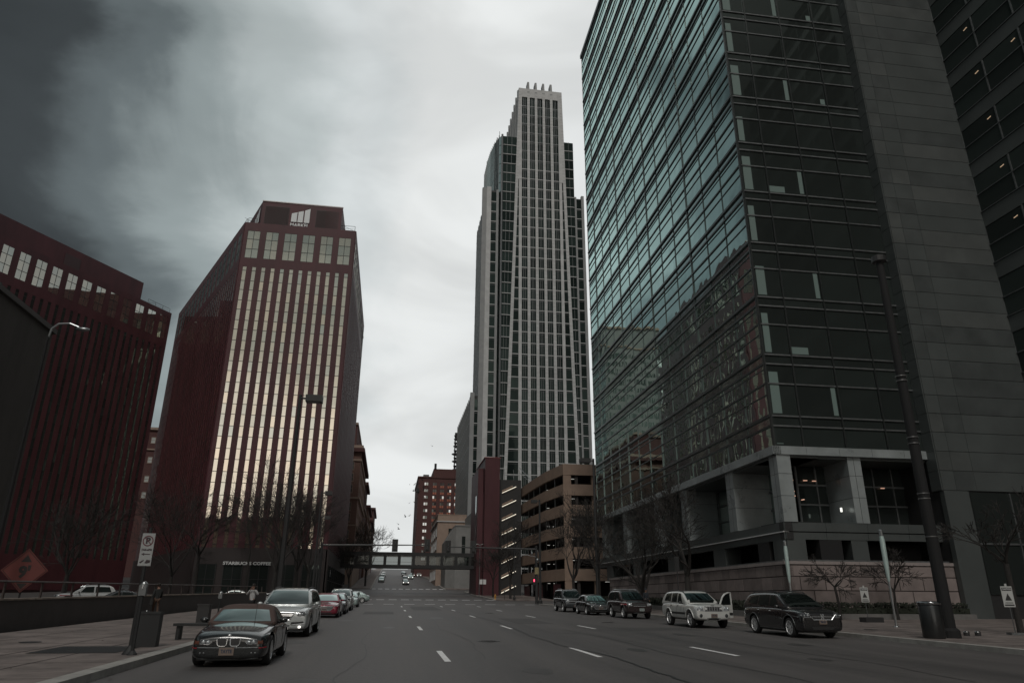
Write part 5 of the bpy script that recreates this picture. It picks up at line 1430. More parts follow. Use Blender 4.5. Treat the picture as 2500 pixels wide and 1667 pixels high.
tree('bare tree rising over the black low sedan at the end of the stone wall', 21.6, 75.0, 11.0, .95, 4, 12, TR, trunk_r=.22, fork_z=2.8)
tree('bare tree in front of the tan garage corner', 21.8, 86.5, 10.5, 1.1, 4, 15, TR, trunk_r=.2, fork_z=2.8)
tree('bare tree with reddish twigs before the tan garage decks', 20.4, 124, 11.5, 1.1, 4, 18, TR, trunk_r=.2, fork_z=3)
tree('small flat topped bare tree just right of the first light column', 27.3, 42.3, 4.1, 1.7, 4, 22, 'small bare trees by the stone wall', trunk_r=.085, fork_z=1.9, depth=5, up_=-.1, lean=(-.05, 0))
tree('small bare tree against the dim right part of the stone wall', 31.2, 42.3, 4.0, 1.5, 4, 25, 'small bare trees by the stone wall', trunk_r=.08, fork_z=1.7, depth=5, up_=0)
tree('dark bare tree hanging over the pavement at the right edge', 26.4, 28.2, 6.0, 1.5, 3, 28, TR, trunk_r=.13, fork_z=2.8, up_=.0, depth=5)
tree('large pale barked bare tree in front of the red tower left of the street lamp', -14.3, 99.5, 15.5, 1.05, 4, 31, TL, trunk_r=.26, fork_z=3.6)
tree('bare tree in front of the white shop lettering', -20.0, 112, 15.5, .9, 3, 34, TL, trunk_r=.16, fork_z=7.0, z0=gz(112))
tree('bare tree before the dark ribbed side of the red tower', -28, 104, 13.5, 1.1, 4, 37, TL, trunk_r=.22, fork_z=3, z0=gz(104))
tree('bare tree at the red tower corner above the pale sedan', -10.6, 104.0, 13.0, .9, 4, 40, TL, trunk_r=.2, fork_z=3.6, z0=gz(104))
tree('dim bare tree far left behind the low wall', -36, 92, 12.5, 1.1, 4, 43, TL, trunk_r=.22, fork_z=3, z0=gz(92))
tree('dim bare tree in the gap between the two red towers', -46, 118, 12.5, 1.1, 4, 46, TL, trunk_r=.22, fork_z=3, z0=gz(118))
tree('bare tree just right of the white shop lettering', -15.4, 108.5, 15.5, 1.0, 4, 71, TL, trunk_r=.22, fork_z=6.0, z0=gz(108))
tree('bare tree near the left corner of the red tower front', -26.3, 109.5, 15.0, 1.0, 4, 74, TL, trunk_r=.22, fork_z=5.8, z0=gz(109))
tree('bare tree between the street lamp and the right corner of the red tower', -12.9, 110.5, 14.5, 1.0, 3, 77, TL, trunk_r=.22, fork_z=4.0, z0=gz(110))
TF = 'bare street trees on the far blocks'
tree('large bare tree showing against the sky beyond the skywalk', -5.6, 196, 15.0, 1.35, 4, 49, TF, trunk_r=.26, fork_z=3.5, minr=.03)
tree('bare tree under the skywalk at the left kerb', -7.0, 140, 9.5, .9, 4, 52, TF, trunk_r=.18, fork_z=2.6, minr=.02)
tree('bare tree between garage front and skywalk', 18.6, 132, 8.5, .9, 4, 55, TF, trunk_r=.16, fork_z=2.8, minr=.02)
for i, (x, y) in enumerate(((15.6, 200), (15.6, 222), (15.6, 245), (15.6, 270))):
    tree('slim bare tree %s of four up the right pavement of the hill' % ('first', 'second', 'third', 'fourth')[i], x, y, 7.5, .9, 3, 60 + i, TF, trunk_r=.15, fork_z=2.8, minr=.03, depth=4)

# ------------------------------------------------------------------ low wall with railing on the left
lw = thing('low_wall', 'long low dark wall with a pale worn coping beside the left pavement', 'wall')
m = MB(); 
ys_ = [y for y in range(-10, 92, 3)]
for a, b in zip(ys_, ys_[1:]):
    z0, z1 = gz(a), gz(b); za, zb_ = 1.24, 1.24
    P = [(-13.9, a, z0 - .3), (-13.5, a, z0 - .3), (-13.5, a, z0 + za), (-13.9, a, z0 + za)]; Q = [(-13.9, b, z1 - .3), (-13.5, b, z1 - .3), (-13.5, b, z1 + zb_), (-13.9, b, z1 + zb_)]
    m.face([P[1], Q[1], Q[2], P[2]]); m.face([P[0], Q[0], Q[3], P[3]]); m.face([P[3], P[2], Q[2], Q[3]])
m.face([(-13.9, 89, gz(89) - .3), (-13.5, 89, gz(89) - .3), (-13.5, 89, gz(89) + 1.24), (-13.9, 89, gz(89) + 1.24)])
m.build('wall', mat('dark wall', (.075, .065, .062), .85, var=.2, scale=1.2, bump=.3), lw)
m = MB(); rr = random.Random(2)
for a in range(-10, 89, 3):
    m.face([(-13.93, a + .02, gz(a) + 1.26), (-13.46, a + .02, gz(a) + 1.26), (-13.46, a + 2.98, gz(a + 3) + 1.26), (-13.93, a + 2.98, gz(a + 3) + 1.26)])
    m.face([(-13.46, a + .02, gz(a) + 1.20), (-13.46, a + .02, gz(a) + 1.26), (-13.46, a + 2.98, gz(a + 3) + 1.26), (-13.46, a + 2.98, gz(a + 3) + 1.20)])
m.build('coping', mat('worn coping', (.30, .25, .21), .6, var=.5, scale=1.4), lw)
m = MB()
for a in range(12, 90, 3): m.tube([(-13.75, a, gz(a) + 1.2), (-13.75, a, gz(a) + 1.85)], .05, 5)
m.tube([(-13.75, y, gz(y) + 1.85) for y in range(12, 90, 6)], .04, 5)
m.build('railing', mat('rail rust', (.06, .045, .042), .6), lw)

# ------------------------------------------------------------------ street furniture, left
sg = thing('parking_sign', 'white no parking sign on the near parking meter post', 'road sign', (-6.1, 20.1, gz(20.1) + .14))
m = MB(); m.tube([(0, 0, 0), (0, 0, 3.0)], .045, 10); m.lathe([(.17, 0), (.16, .03), (.08, .14), (.045, .2)], n=16); m.build('post', darkm, sg)
m = MB(); m.box(-.15, .15, -.055, -.05, 2.06, 2.84); m.box(-.155, .155, -.05, -.045, 2.05, 2.85); sgp = m.build('sign_plate', mat('sign face', (.36, .37, .37), .45, var=.1, scale=5), sg)
sk_ = mat('sign print', (.05, .035, .04), .6); skr = mat('sign ring', (.12, .03, .04), .6)
m = MB()
for k in range(28):
    a, b = 2 * math.pi * k / 28, 2 * math.pi * (k + 1) / 28
    m.face([(r_ * math.cos(t), -.0585, 2.66 + r_ * math.sin(t)) for r_, t in ((.105, a), (.13, a), (.13, b), (.105, b))], 1)
m.tube([(-.085, -.059, 2.745), (.085, -.059, 2.575)], .009, 4, mi=1)
add_text(m, 'P', .2, (0, -.057, 2.66), (1, 0, 0), (0, 0, 1), mi=0, bold=.012)
add_text(m, '7AM-6PM', .07, (0, -.057, 2.44), (1, 0, 0), (0, 0, 1), mi=0, bold=.004, width=.25)
m.box(-.05, .10, -.0585, -.0575, 2.325, 2.345, None, 0); m.face([(-.11, -.058, 2.335), (-.04, -.058, 2.37), (-.04, -.058, 2.30)], 0)
m.face([(-.13, -.058, 2.14), (-.03, -.058, 2.20), (-.02, -.058, 2.18), (-.09, -.058, 2.11)], 0); m.face([(.0, -.058, 2.12), (.04, -.058, 2.20), (.13, -.058, 2.19), (.13, -.058, 2.13), (.05, -.058, 2.11)], 0)
m.build('sign_lettering', [sk_, skr], sgp)
for (a, b, c_, d_) in ((-.148, -.138, 2.06, 2.84), (.138, .148, 2.06, 2.84), (-.138, .138, 2.06, 2.07), (-.138, .138, 2.83, 2.84)):
    pass
def meter(x, y, label, h=1.32, twin=False):
    t = thing('parking_meter', label, 'parking meter', (x, y, gz(y) + .14), 0, 'parking meters')
    m = MB(); m.tube([(0, 0, 0), (0, 0, h - .25)], .04, 8); m.lathe([(.12, 0), (.11, .03), (.05, .1)], n=12); m.build('post', darkm, t)
    m = MB(); m.box(-.085, .085, -.06, .06, h - .27, h - .02); m.build('housing', steeld, t)
    m = MB(); m.lathe([(.088, -.055), (.088, .055)], (0, 0, h - .03), 20, 'y'); 
    m.ell((0, 0, h - .02), (.09, .062, .09), 14, 8); m.build('dome', steel, t, smooth=True)
    m = MB(); m.box(-.012, .012, -.075, -.06, h - .12, h - .02); m.build('dial', chrome, t)
    return t
me_ = meter(-5.98, 19.92, 'grey parking meter head on the post with the no parking sign', 1.62)
meter(-8.0, 38.6, 'dark parking meter standing left of the black roadster roof')
meter(17.7 + 1.2, 118.9 + 2, 'parking meter at the far right corner of the first crossing')
# litter bin and bench
lb = thing('litter_bin', 'dark square litter bin by the left kerb', 'litter bin', (-6.45, 22.6, gz(22.6) + .14), R(4))
m = MB(); m.prism([(-.27, -.22), (.27, -.22), (.27, .22), (-.27, .22)], 0, .84); m.prism([(-.285, -.235), (.285, -.235), (.285, .235), (-.285, .235)], .84, .9); m.build('body', darkm, lb)
m = MB(); m.ell((-.12, -.1, .915), (.02, .02, .02)); m.build('knob', chrome, lb)
bn = thing('bench', 'backless dark bench slab between the litter bin and the roadster', 'bench', (-6.3, 25.6, gz(25.6) + .14))
m = MB(); m.box(-.25, 1.75, -.25, .25, .40, .48); m.build('seat', darkm, bn)
for x in (-.15, 1.55):
    m = MB(); m.box(x, x + .1, -.2, .2, 0, .40); m.build('leg', darkm, bn)
bx = thing('litter_bin', 'dark litter bin farther back beside the second parking meter', 'litter bin', (-7.75, 34.6, gz(34.6) + .14))
m = MB(); m.box(-.24, .24, -.24, .24, 0, .82); m.box(-.26, .26, -.26, .26, .82, .88); m.build('body', blackm, bx)
m = MB(); m.box(-8.7, -6.5, 20.4, 22.6, .42, .438); 
m2 = MB(); strip(m2, -8.6, -6.55, 20.5, 22.7, .150); m2.mi = 1
for k in range(18): strip(m2, -8.55 + k * .112, -8.52 + k * .112, 20.55, 22.65, .156)
tag(m2.build('tree_grate', [blackm, darkm]), 'dark square iron grate set in the left pavement by the sign post', 'grate')
for i, (x, y, lb) in enumerate(((-10.2, 24.5, 'round utility cover in the left pavement'), (21.4, 31.0, 'round utility cover in the right pavement'))):
    m = MB(); m.lathe([(0, .012), (.27, .012), (.3, .004)], (0, 0, 0), 20); o = m.build('utility_cover', darkm); o.location = (x, y, gz(y) + .145); tag(o, lb, 'utility cover')
m = MB(); rr = random.Random(31)
for k in range(160):
    x = rr.choice((rr.uniform(-5.3, -4.9), rr.uniform(17.9, 18.4), rr.uniform(-12.8, -6), rr.uniform(19, 24))); y = rr.uniform(9, 60); s_ = rr.uniform(.02, .055); a = rr.uniform(0, 6)
    z = gz(y) + (.155 if x < -5.4 or x > 18.5 else .012)
    m.face([(x + s_ * math.cos(a + q * 1.57), y + s_ * math.sin(a + q * 1.57), z + rr.uniform(0, .015)) for q in range(4)])
tag(m.build('leaf_litter', mat('dry leaves', (.10, .07, .05), .9, var=.4, scale=3)), kind='stuff')
# orange diamond sign behind the wall
od_ = thing('height_limit_sign', 'orange diamond clearance sign reading 9 behind the low wall', 'road sign', (-14.75, 33.5, gz(33.5)), R(6))
orr = mat('orange sign', (.14, .032, .027), .5, var=.12, scale=3); ork = mat('orange sign print', (.022, .018, .017), .6)
m = MB(); c_ = 2.30; h_ = .86
P = [(0, c_ - h_), (h_, c_), (0, c_ + h_), (-h_, c_)]
m.prism([(0, 0)] * 3, 0, 0) if False else None
m.face([(x, -.02, z) for x, z in P]); m.face([(x, .0, z) for x, z in P]); p1 = m.build('sign_plate', orr, od_)
m = MB(); add_text(m, "9'", .62, (0, -.026, c_ - .08), (1, 0, 0), (0, 0, 1), bold=.03)
m.face([(-.2, -.026, c_ + .33), (.2, -.026, c_ + .33), (0, -.026, c_ + .62)]); m.face([(-.2, -.026, c_ - .5), (.2, -.026, c_ - .5), (0, -.026, c_ - .74)])
Pi = [(0, c_ - h_ * .93), (h_ * .93, c_), (0, c_ + h_ * .93), (-h_ * .93, c_)]
for (a, b) in zip(Pi, Pi[1:] + Pi[:1]): m.tube([(a[0], -.024, a[1]), (b[0], -.024, b[1])], .012, 4)
m.build('sign_lettering', ork, p1)
m = MB(); m.tube([(0, .06, 0), (0, .06, 3.0)], .035, 6); m.tube([(-.6, .4, .02), (0, .06, .6)], .025, 5); m.tube([(.6, .4, .02), (0, .06, .6)], .025, 5); m.build('stand', blackm, od_)

def boxlamp(label, x, y, h, dx, group, r0=.10, head=.62):
    t = thing('street_lamp', label, 'street lamp', (x, y, gz(y) + .12), 0, group)
    m = MB(); m.tube([(0, 0, 0), (0, 0, h)], [r0 * 1.2, r0 * .75], 10); m.lathe([(r0 * 2.1, 0), (r0 * 2, .35), (r0 * 1.2, .5)], n=12); m.build('pole', blackm, t)
    s_ = 1 if dx > 0 else -1
    m = MB(); m.tube([(0, 0, h - .2), (s_ * .4, 0, h - .2)], .06, 6); m.build('arm', blackm, t)
    m = MB(); m.box(min(s_ * .35, s_ * (.35 + head * 1.6)), max(s_ * .35, s_ * (.35 + head * 1.6)), -.33, .33, h - .42, h - .02); hd = m.build('lamp_head', blackm, t)
    m = MB(); m.face([(s_ * .45, -.25, h - .425), (s_ * (.25 + head * 1.5), -.25, h - .425), (s_ * (.25 + head * 1.5), .25, h - .425), (s_ * .45, .25, h - .425)]); m.build('lens', steeld, hd)
    return t
LG_ = 'box headed street lamps'
boxlamp('tall black box headed street lamp in front of the red tower', -5.95, 43.5, 12.75, 1, LG_, r0=.13)
boxlamp('second black box headed lamp at the right edge of the red tower', -7.4, 78, 11.3, 1, LG_, head=.45)
boxlamp('third and shortest box headed lamp, low at the red tower corner', -8.3, 90.5, 9.9, 1, LG_, head=.4, r0=.08)
boxlamp('black box headed lamp against the edge of the glass building', 18.9, 66, 13.6, -1, LG_, r0=.13)
boxlamp('box headed lamp at the signal post in front of the tan garage', 18.9, 92.0, 12.7, -1, LG_, r0=.14, head=.45)
boxlamp('smaller box headed lamp left of the one at the signal post', 20.2, 119, 12.6, 1, LG_, head=.4)
cbl = thing('street_lamp', 'curved arm street lamp glinting high on the left before the dark building', 'street lamp', (-15.3, 32, gz(32)))
m = MB(); m.tube([(0, 0, 0), (0, 0, 12.0)], [.11, .06], 10); m.build('pole', mat('matt black', (.014, .014, .015), .85), cbl)
m = MB(); m.tube([(0, 0, 11.8), (.06, 0, 12.35), (.3, 0, 12.6), (.75, 0, 12.65), (1.15, 0, 12.5)], .045, 8); m.build('arm', steel, cbl)
m = MB(); m.ell((1.32, 0, 12.42), (.3, .13, .09), 12, 8); m.build('lamp_head', steel, cbl, smooth=True)
# huge dark pole on the right pavement with pale bands
dp = thing('lamp_pole', 'very tall dark lamp pole on the right pavement with pale clamp bands', 'street lamp', (20.75, 25.4, gz(25.4) + .14))
m = MB(); m.tube([(0, 0, 0), (0, 0, 15.4)], [.24, .15], 16); m.lathe([(.36, 0), (.35, .25), (.25, .35)], n=18); m.build('pole', mat('matt black', (.014, .014, .015), .85), dp)
for z in (5.05, 5.25, 7.25, 7.5, 9.9, 10.1, 3.6):
    m = MB(); m.lathe([(.225, z), (.23, z + .02), (.225, z + .04)], n=16); m.build('band', mat('band', (.16, .16, .16), .4, metal=.5), dp)
m = MB(); m.lathe([(.17, 15.4), (.3, 15.45), (.3, 15.7), (.1, 15.8)], n=16); m.build('lamp_head', blackm, dp)

# traffic signals hung on mast arms
def signal(parent, x, y, z):
    m = MB(); m.box(x - .36, x + .36, y + .02, y + .05, z - .75, z + .75); hd = m.build('signal_backplate', blackm, parent)
    m = MB(); m.box(x - .17, x + .17, y - .2, y + .0, z - .55, z + .55); m.tube([(x, y - .24, z - .55), (x, y - .24, z + .55)], .03, 5); m.ell((x, y - .27, z + .05), (.07, .05, .07)); m.build('signal_housing', [blackm], hd)
    m = MB(); m.tube([(x, y - .26, z - .5), (x, y - .26, z + .5)], .012, 4); m.build('bracket', steel, hd)
ma = thing('signal_mast', 'traffic signal mast reaching from the left kerb with two dark signal heads', 'traffic signal', (-8.1, 92, gz(92) + .12))
zm = 7.85 - gz(92)
m = MB(); m.tube([(0, 0, 0), (0, 0, zm + .2)], [.17, .13], 12); m.build('pole', blackm, ma)
m = MB(); m.tube([(0, 0, zm - .1), (13.0, 0, zm + .12)], [.12, .055], 8); m.build('arm', blackm, ma)
signal(ma, 8.75, 0, zm - .0); signal(ma, 12.7, 0, zm + .08)
mb2 = thing('signal_mast', 'traffic signal mast reaching from the right kerb with two dark signal heads', 'traffic signal', (18.55, 92.6, gz(92.6) + .12))
m = MB(); m.tube([(0, 0, 0), (0, 0, zm + .3)], [.19, .14], 12); m.build('pole', blackm, mb2)
m = MB(); m.tube([(0, 0, zm - .15), (-11.5, 0, zm - .02)], [.12, .055], 8); m.build('arm', blackm, mb2)
signal(mb2, -11.3, 0, zm - .0); signal(mb2, -8.1, 0, zm - .0)
m = MB(); m.box(-.5, -.2, -.3, -.05, 2.2, 3.1); ps = m.build('pedestrian_signal', blackm, mb2)
m = MB(); m.box(-.42, -.28, -.32, -.3, 2.6, 2.9); m.build('lit_hand', mat('lit red hand', (1, .1, .15), .5, emit=(1, .06, .14), es=2.5), ps)
m = MB(); m.box(-.25, .25, -.25, -.2, 3.5, 4.3); m.build('sign_plate', mat('dull yellow plate', (.30, .25, .14), .6), mb2)
m = MB(); m.tube([(-.1, -.1, 5.6), (-1.6, -.1, 5.9)], .04, 5); m.ell((-.6, -.1, 6.0), (.15, .12, .2)); m.ell((.1, -.2, 5.2), (.18, .14, .25)); m.build('camera_bracket', steel, mb2)
# slim twin lamp, hydrant, twin white signs beyond the crossing
sl = thing('street_lamp', 'slim pale twin headed lamp beyond the crossing', 'street lamp', (17.7, 145, gz(145) + .12))
m = MB(); m.tube([(0, 0, 0), (0, 0, 9.6)], [.09, .06], 8); m.build('pole', steel, sl)
for s_ in (-1, 1):
    m = MB(); m.tube([(0, 0, 9.4), (s_ * .5, 0, 9.55)], .04, 5); m.box(min(s_ * .4, s_ * 1.1), max(s_ * .4, s_ * 1.1), -.15, .15, 9.5, 9.62); m.build('lamp_head', steel, sl)
fh_ = thing('fire_hydrant', 'yellow fire hydrant at the far right kerb corner', 'fire hydrant', (17.35, 120.6, gz(120.6) + .1))
ym = mat('hydrant yellow', (.50, .25, .04), .5)
m = MB(); m.lathe([(.17, 0), (.17, .05), (.12, .07), (.12, .55), (.15, .57), (.15, .62), (.11, .72), (.04, .78), (.04, .83), (0, .83)], n=14); m.build('body', ym, fh_, smooth=True)
m = MB(); m.tube([(-.2, 0, .45), (.2, 0, .45)], .055, 8); m.tube([(0, 0, .42), (0, -.2, .42)], .07, 8); m.build('nozzle', ym, fh_)
tw = thing('road_sign', 'pair of small white signs on one post beyond the crossing', 'road sign', (17.6, 139, gz(139) + .12))
m = MB(); m.tube([(0, .05, 0), (0, .05, 3.0)], .03, 6); m.build('post', steeld, tw)
for x0 in (-.62, .06):
    m = MB(); m.box(x0, x0 + .56, -.01, .01, 2.1, 2.95); m.build('sign_plate', white, tw)
nb_ = thing('newspaper_box', 'dark standing kiosk with a pale rounded top beyond the crossing on the left', 'kiosk', (-6.9, 128, gz(128) + .12))
m = MB(); m.box(-.5, .5, -.3, .3, 0, 2.0); m.build('body', darkm, nb_)
m = MB(); m.lathe([(.5, -.32), (.5, .32)], (0, 0, 1.95), 20, 'y'); m.build('top', steeld, nb_)
m = MB(); m.box(-.4, .4, -.33, -.31, .5, 1.8); m.build('panel', g_small, nb_)
# light columns
tubem = mat('frosted tube', (.50, .62, .60), .3, metal=.15)
def lightcol(x, y, label, g):
    t = thing('light_column', label, 'light column', (x, y, gz(y) + .14), 0, g)
    m = MB(); m.tube([(0, 0, 0), (0, 0, 2.1)], .055, 12); m.lathe([(.14, 0), (.13, .03), (.06, .06)], n=14); m.build('post', steel, t)
    m = MB(); m.lathe([(.04, 2.0), (.085, 2.35), (.12, 3.0), (.125, 4.0), (.10, 4.28)], n=18); m.build('diffuser', tubem, t, smooth=True)
    m = MB(); m.lathe([(.10, 4.3), (.10, 4.55), (.06, 4.6), (0, 4.6)], n=16); m.build('cap', steel, t)
    return t
lightcol(24.3, 42.4, 'slim light column with pale tapered tube behind the black family vehicle', 'light columns')
lightcol(24.6, 33.6, 'nearer and taller looking light column right of the caution sign', 'light columns')
def caution(x, y, label, s_=1.0):
    t = thing('caution_sign', label, 'sign', (x, y, gz(y) + .14), R(-14), 'caution signs')
    m = MB(); m.tube([(0, 0, 0), (0, 0, 1.45)], .018, 6); m.box(-.25, .25, -.2, .2, 0, .08); m.build('stand', steeld, t)
    m = MB(); m.box(-.22, .22, -.03, -.015, 1.05, 1.85); m.box(-.04, .04, -.03, -.01, 1.85, 1.95); p_ = m.build('sign_plate', mat('white sign board', (.50, .51, .50), .5), t)
    m = MB(); m.box(-.19, .19, -.036, -.031, 1.68, 1.80, None, 0); add_text(m, 'CAUTION', .085, (0, -.039, 1.74), (1, 0, 0), (0, 0, 1), mi=1, bold=.002, width=.33)
    m.face([(-.13, -.034, 1.30), (.13, -.034, 1.30), (0, -.034, 1.58)], 0)
    m.box(-.15, .15, -.036, -.031, 1.20, 1.225, None, 0); m.box(-.18, .18, -.036, -.031, 1.10, 1.15, None, 0)
    m.build('sign_lettering', [blackm, white], p_)
caution(27.0, 39.2, 'white caution sign with black triangle in front of the stone wall')
caution(25.1, 27.1, 'dim caution sign at the right edge of the picture')
sb = thing('stand_base', 'low dark planter block at the foot of the caution sign', 'planter', (27.0, 38.9, gz(39) + .1))
m = MB(); m.box(-.55, .55, -.3, .3, 0, .3); m.build('body', blackm, sb)
rb = thing('litter_bin', 'large round metal litter bin with a bright rim on the right pavement', 'litter bin', (19.85, 25.1, gz(25) + .14))
binm = mat('bin metal', (.07, .073, .075), .35, metal=.8, var=.15)
m = MB(); m.lathe([(.36, 0), (.38, .05), (.38, 1.12), (.36, 1.16)], n=28); m.build('body', binm, rb, smooth=True)
m = MB(); m.lathe([(.40, 1.16), (.41, 1.2), (.41, 1.24), (.38, 1.27), (.22, 1.28), (.2, 1.2)], n=28); m.build('rim', mat('polished rim', (.35, .36, .37), .2, metal=1), rb, smooth=True)
pcl = thing('sign_post', 'narrow dark sign on a post behind the pale off roader', 'road sign', (18.95, 47.0, gz(47) + .14))
m = MB(); m.tube([(0, 0, 0), (0, 0, 3.6)], .035, 8); m.build('post', blackm, pcl)
m = MB(); m.box(-.16, .16, -.05, -.04, 2.8, 3.75); m.build('sign_plate', darkm, pcl)
for i, (x, y) in enumerate(((22.0, 26.6), (22.45, 26.6), (22.95, 26.6))):
    t = thing('chrome_cap', '%s low chrome topped fitting at the foot of the dark pole' % ('leftmost', 'middle', 'rightmost')[i], 'bollard', (x, y, gz(y) + .14), 0, 'low chrome fittings by the dark pole')
    m = MB(); m.lathe([(.11, 0), (.11, .12)], n=14); m.build('base', blackm, t)
    m = MB(); m.ell((0, 0, .13), (.12, .12, .05), 14, 6); m.build('cap', mat('dull chrome', (.4, .4, .4), .2, metal=1), t, smooth=True)
# birds
rr = random.Random(8)
bird_me = None
bp_ = [(3.3, 13.2), (4.9, 16.3), (5.8, 21), (6.6, 23.4), (7.6, 24.9), (8.2, 23.6), (8.8, 26.1), (7.2, 20.6), (8.2, 18.9), (6.2, 18), (9.6, 25.4), (9.4, 24.2), (10.1, 26.8), (7.9, 22.4), (6.9, 26.0), (8.4, 16.1), (3.2, 14.1), (9.9, 22), (10.6, 24.8), (5.4, 25.2), (11.4, 38)]
for i, (x, z) in enumerate(bp_):
    if bird_me is None:
        m = MB(); m.ell((0, 0, 0), (.10, .28, .09), 8, 6); m.face([(0, -.1, .05), (.62, .05, .22), (.55, .22, .2), (0, .12, .05)]); m.face([(0, -.1, .05), (-.62, .05, .22), (-.55, .22, .2), (0, .12, .05)])
        m.face([(0, .2, 0), (.12, .42, .02), (-.12, .42, .02)]); o = m.build('bird', blackm); bird_me = o.data
    else:
        o = bpy.data.objects.new('bird', bird_me); COL.objects.link(o)
    o.location = (x * 1.0 - 1.5 + (z * .02), 205 + rr.uniform(-8, 8), z + 6.5); o.rotation_euler = (rr.uniform(-.3, .3), rr.uniform(-.6, .6), rr.uniform(0, 6))
    tag(o, 'small dark bird flying in the flock over the skywalk', 'bird', 'flock of birds over the street')

# ------------------------------------------------------------------ people
skin = mat('skin', (.26, .15, .11), .6)
def person(name_label, x, y, rz, J, cloth, trousers, hair, group=None, z0=None, extra=None, height=1.76):
    """J: joint positions in metres; one skinned body, clothing as child shells"""
    t = thing('person', name_label, 'person', (x, y, (gz(y) + .145) if z0 is None else z0), rz, group)
    def skinmesh(nm, verts, edges, rad, m_, lev=2, parent=t):
        me = bpy.data.meshes.new(nm); me.from_pydata(verts, edges, []); o = bpy.data.objects.new(nm, me); COL.objects.link(o)
        o.modifiers.new('k', 'SKIN'); sv = me.skin_vertices[0].data
        for i, r_ in enumerate(rad): sv[i].radius = (r_, r_ * .85) if not isinstance(r_, tuple) else r_
        sv[0].use_root = True
        s_ = o.modifiers.new('s', 'SUBSURF'); s_.levels = s_.render_levels = lev
        me2 = bake(o); me2.materials.clear(); me2.materials.append(m_); me2.polygons.foreach_set('use_smooth', [True] * len(me2.polygons))
        o2 = bpy.data.objects.new(nm, me2); COL.objects.link(o2); o2.parent = parent; return o2
    k = ['pelvis', 'waist', 'chest', 'neck0', 'neck1', 'chin', 'head', 'crown', 'shL', 'elL', 'wrL', 'shR', 'elR', 'wrR', 'hiL', 'knL', 'anL', 'toL', 'hiR', 'knR', 'anR', 'toR']
    idx = {n: i for i, n in enumerate(k)}; V_ = [J[n] for n in k]
    E_ = [('pelvis', 'waist'), ('waist', 'chest'), ('chest', 'neck0'), ('neck0', 'neck1'), ('neck1', 'chin'), ('chin', 'head'), ('head', 'crown'), ('chest', 'shL'), ('shL', 'elL'), ('elL', 'wrL'), ('chest', 'shR'), ('shR', 'elR'), ('elR', 'wrR'), ('pelvis', 'hiL'), ('hiL', 'knL'), ('knL', 'anL'), ('anL', 'toL'), ('pelvis', 'hiR'), ('hiR', 'knR'), ('knR', 'anR'), ('anR', 'toR')]
    rad = dict(pelvis=.13, waist=.125, chest=.15, neck0=.075, neck1=.058, chin=.075, head=.095, crown=.06, shL=.065, elL=.045, wrL=.03, shR=.065, elR=.045, wrR=.03, hiL=.095, knL=.062, anL=.042, toL=.035, hiR=.095, knR=.062, anR=.042, toR=.035)
    skinmesh('body', V_, [(idx[a], idx[b]) for a, b in E_], [rad[n] for n in k], skin)
    # hands: palm and five bent fingers each
    for s_ in 'LR':
        w_ = Vector(J['wr' + s_]); e_ = Vector(J['el' + s_]); d = (w_ - e_).normalized(); side = d.cross(Vector((0, 1, 0)) if abs(d.y) < .8 else Vector((1, 0, 0))).normalized(); nn = d.cross(side)
        m = MB(); pc = w_ + d * .05
        m.tube([w_, w_ + d * .04, w_ + d * .09], [.026, .036, .03], 8)
        for q, (o_, l_) in enumerate(((-.03, .065), (-.01, .078), (.01, .072), (.03, .055))):
            a = w_ + d * .085 + nn * o_; m.tube([a, a + d * l_ * .5 + side * .008, a + d * l_ * .85 + side * .03], [.009, .008, .007], 6)
        a = w_ + d * .03 - nn * .03; m.tube([a, a + d * .03 - nn * .02 + side * .01, a + d * .06 - nn * .015 + side * .02], [.011, .010, .008], 6)
        m.build('hand', skin, t, smooth=True)
    top = ['waist', 'chest', 'neck0', 'shL', 'elL', 'wrL', 'shR', 'elR', 'wrR', 'pelvis']
    ti = {n: i for i, n in enumerate(top)}
    r2 = dict(waist=.15, chest=.175, neck0=.09, shL=.085, elL=.062, wrL=.045, shR=.085, elR=.062, wrR=.045, pelvis=.155)
    skinmesh('jacket', [J[n] for n in top], [(ti[a], ti[b]) for a, b in E_ if a in ti and b in ti], [r2[n] for n in top], cloth)
    bot = ['pelvis', 'hiL', 'knL', 'anL', 'hiR', 'knR', 'anR']; bi = {n: i for i, n in enumerate(bot)}
    r3 = dict(pelvis=.15, hiL=.11, knL=.078, anL=.06, hiR=.11, knR=.078, anR=.06)
    skinmesh('trousers', [J[n] for n in bot], [(bi[a], bi[b]) for a, b in E_ if a in bi and b in bi], [r3[n] for n in bot], trousers)
    for s_ in 'LR':
        a, b = Vector(J['an' + s_]), Vector(J['to' + s_]); m = MB(); m.tube([a + (a - b) * .35 + Vector((0, 0, -.02)), a.lerp(b, .4) + Vector((0, 0, -.015)), b + Vector((0, 0, -.005))], [.042, .05, .036], 8); m.build('shoe', blackm, t, smooth=True)
    h = Vector(J['head']); m = MB(); m.ell((h.x, h.y + .02, h.z + .045), (.098, .108, .105), 14, 10); m.build('hair', hair, t, smooth=True)
    m = MB()
    for sx in (-.033, .033): m.ell((h.x + sx, h.y - .088, h.z + .0), (.011, .008, .008), 6, 5)
    m.build('eyes', blackm, t)
    m = MB(); m.ell((h.x, h.y - .102, h.z - .03), (.013, .018, .022), 6, 5); m.ell((h.x, h.y - .085, h.z - .068), (.024, .012, .007), 6, 5); m.build('nose_and_mouth', skin, t)
    if extra: extra(t)
    return t
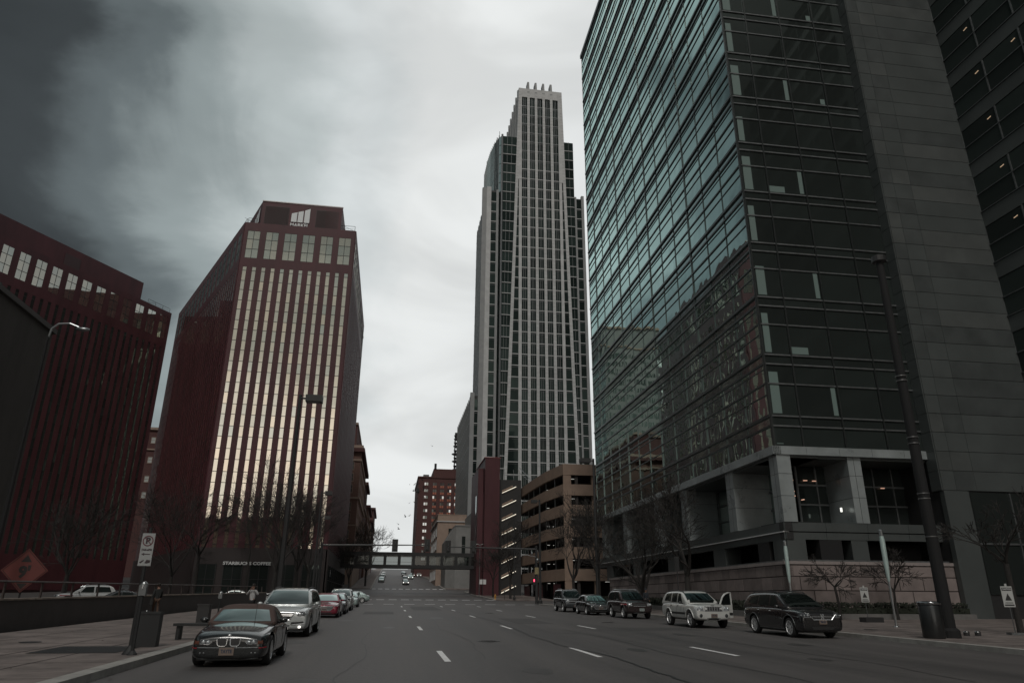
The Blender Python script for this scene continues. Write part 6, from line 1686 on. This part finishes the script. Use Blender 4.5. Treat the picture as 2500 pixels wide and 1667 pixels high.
def stand(lean=0, aL=None, aR=None, stride=0.0):
    s_ = stride
    J = dict(pelvis=(0, 0, .94), waist=(0, -.01, 1.08), chest=(0, 0, 1.30), neck0=(0, .01, 1.45), neck1=(0, 0, 1.51), chin=(0, -.02, 1.57), head=(0, -.01, 1.64), crown=(0, .0, 1.71), shL=(.17, 0, 1.40), shR=(-.17, 0, 1.40),
        elL=(.24, .03, 1.12), wrL=(.25, -.06, .88), elR=(-.24, .03, 1.12), wrR=(-.25, -.06, .88), hiL=(.09, 0, .88), hiR=(-.09, 0, .88), knL=(.10, -.03 - s_ * .45, .49), anL=(.10, .02 - s_ * .7, .08), toL=(.11, -.14 - s_ * .7, .035),
        knR=(-.10, -.03 + s_ * .12, .48), anR=(-.10, .02 + s_ * .75, .10 + s_ * .12), toR=(-.11, -.13 + s_ * .75, .035))
    if aL: J['elL'], J['wrL'] = aL
    if aR: J['elR'], J['wrR'] = aR
    return J
cl_d = mat('dark coat', (.022, .024, .024), .9); cl_b = mat('brown trousers', (.085, .05, .035), .9); cl_k = mat('black trousers', (.02, .02, .022), .9); cl_w = mat('pale shirt', (.42, .42, .42), .85); hair_d = mat('dark hair', (.02, .016, .013), .7); cl_n = mat('grey blue hoodie', (.035, .042, .052), .9)
def bag(t):
    m = MB(); m.box(.24, .34, -.18, .2, .62, .98); m.tube([(.29, -.1, .98), (.27, 0, 1.12), (.29, .1, .98)], .012, 5); m.build('bag', blackm, t)
person('person in a dark coat and brown trousers walking by the low wall with a bag', -12.75, 45.2, R(200), stand(stride=.42, aL=((.23, .14, 1.14), (.25, .1, .90)), aR=((-.22, -.14, 1.15), (-.2, -.3, .98))), cl_d, cl_b, hair_d, extra=bag)
person('person in a pale shirt with both hands raised to the face by the silver vehicle', -7.1, 42.2, R(-5), stand(aL=((.30, -.08, 1.20), (.10, -.20, 1.46)), aR=((-.30, -.08, 1.20), (-.10, -.20, 1.46))), cl_w, cl_k, hair_d)
person('person in a dark hooded top standing behind the maroon two door', 20.6, 58.0, R(20), stand(), cl_n, cl_k, cl_n)
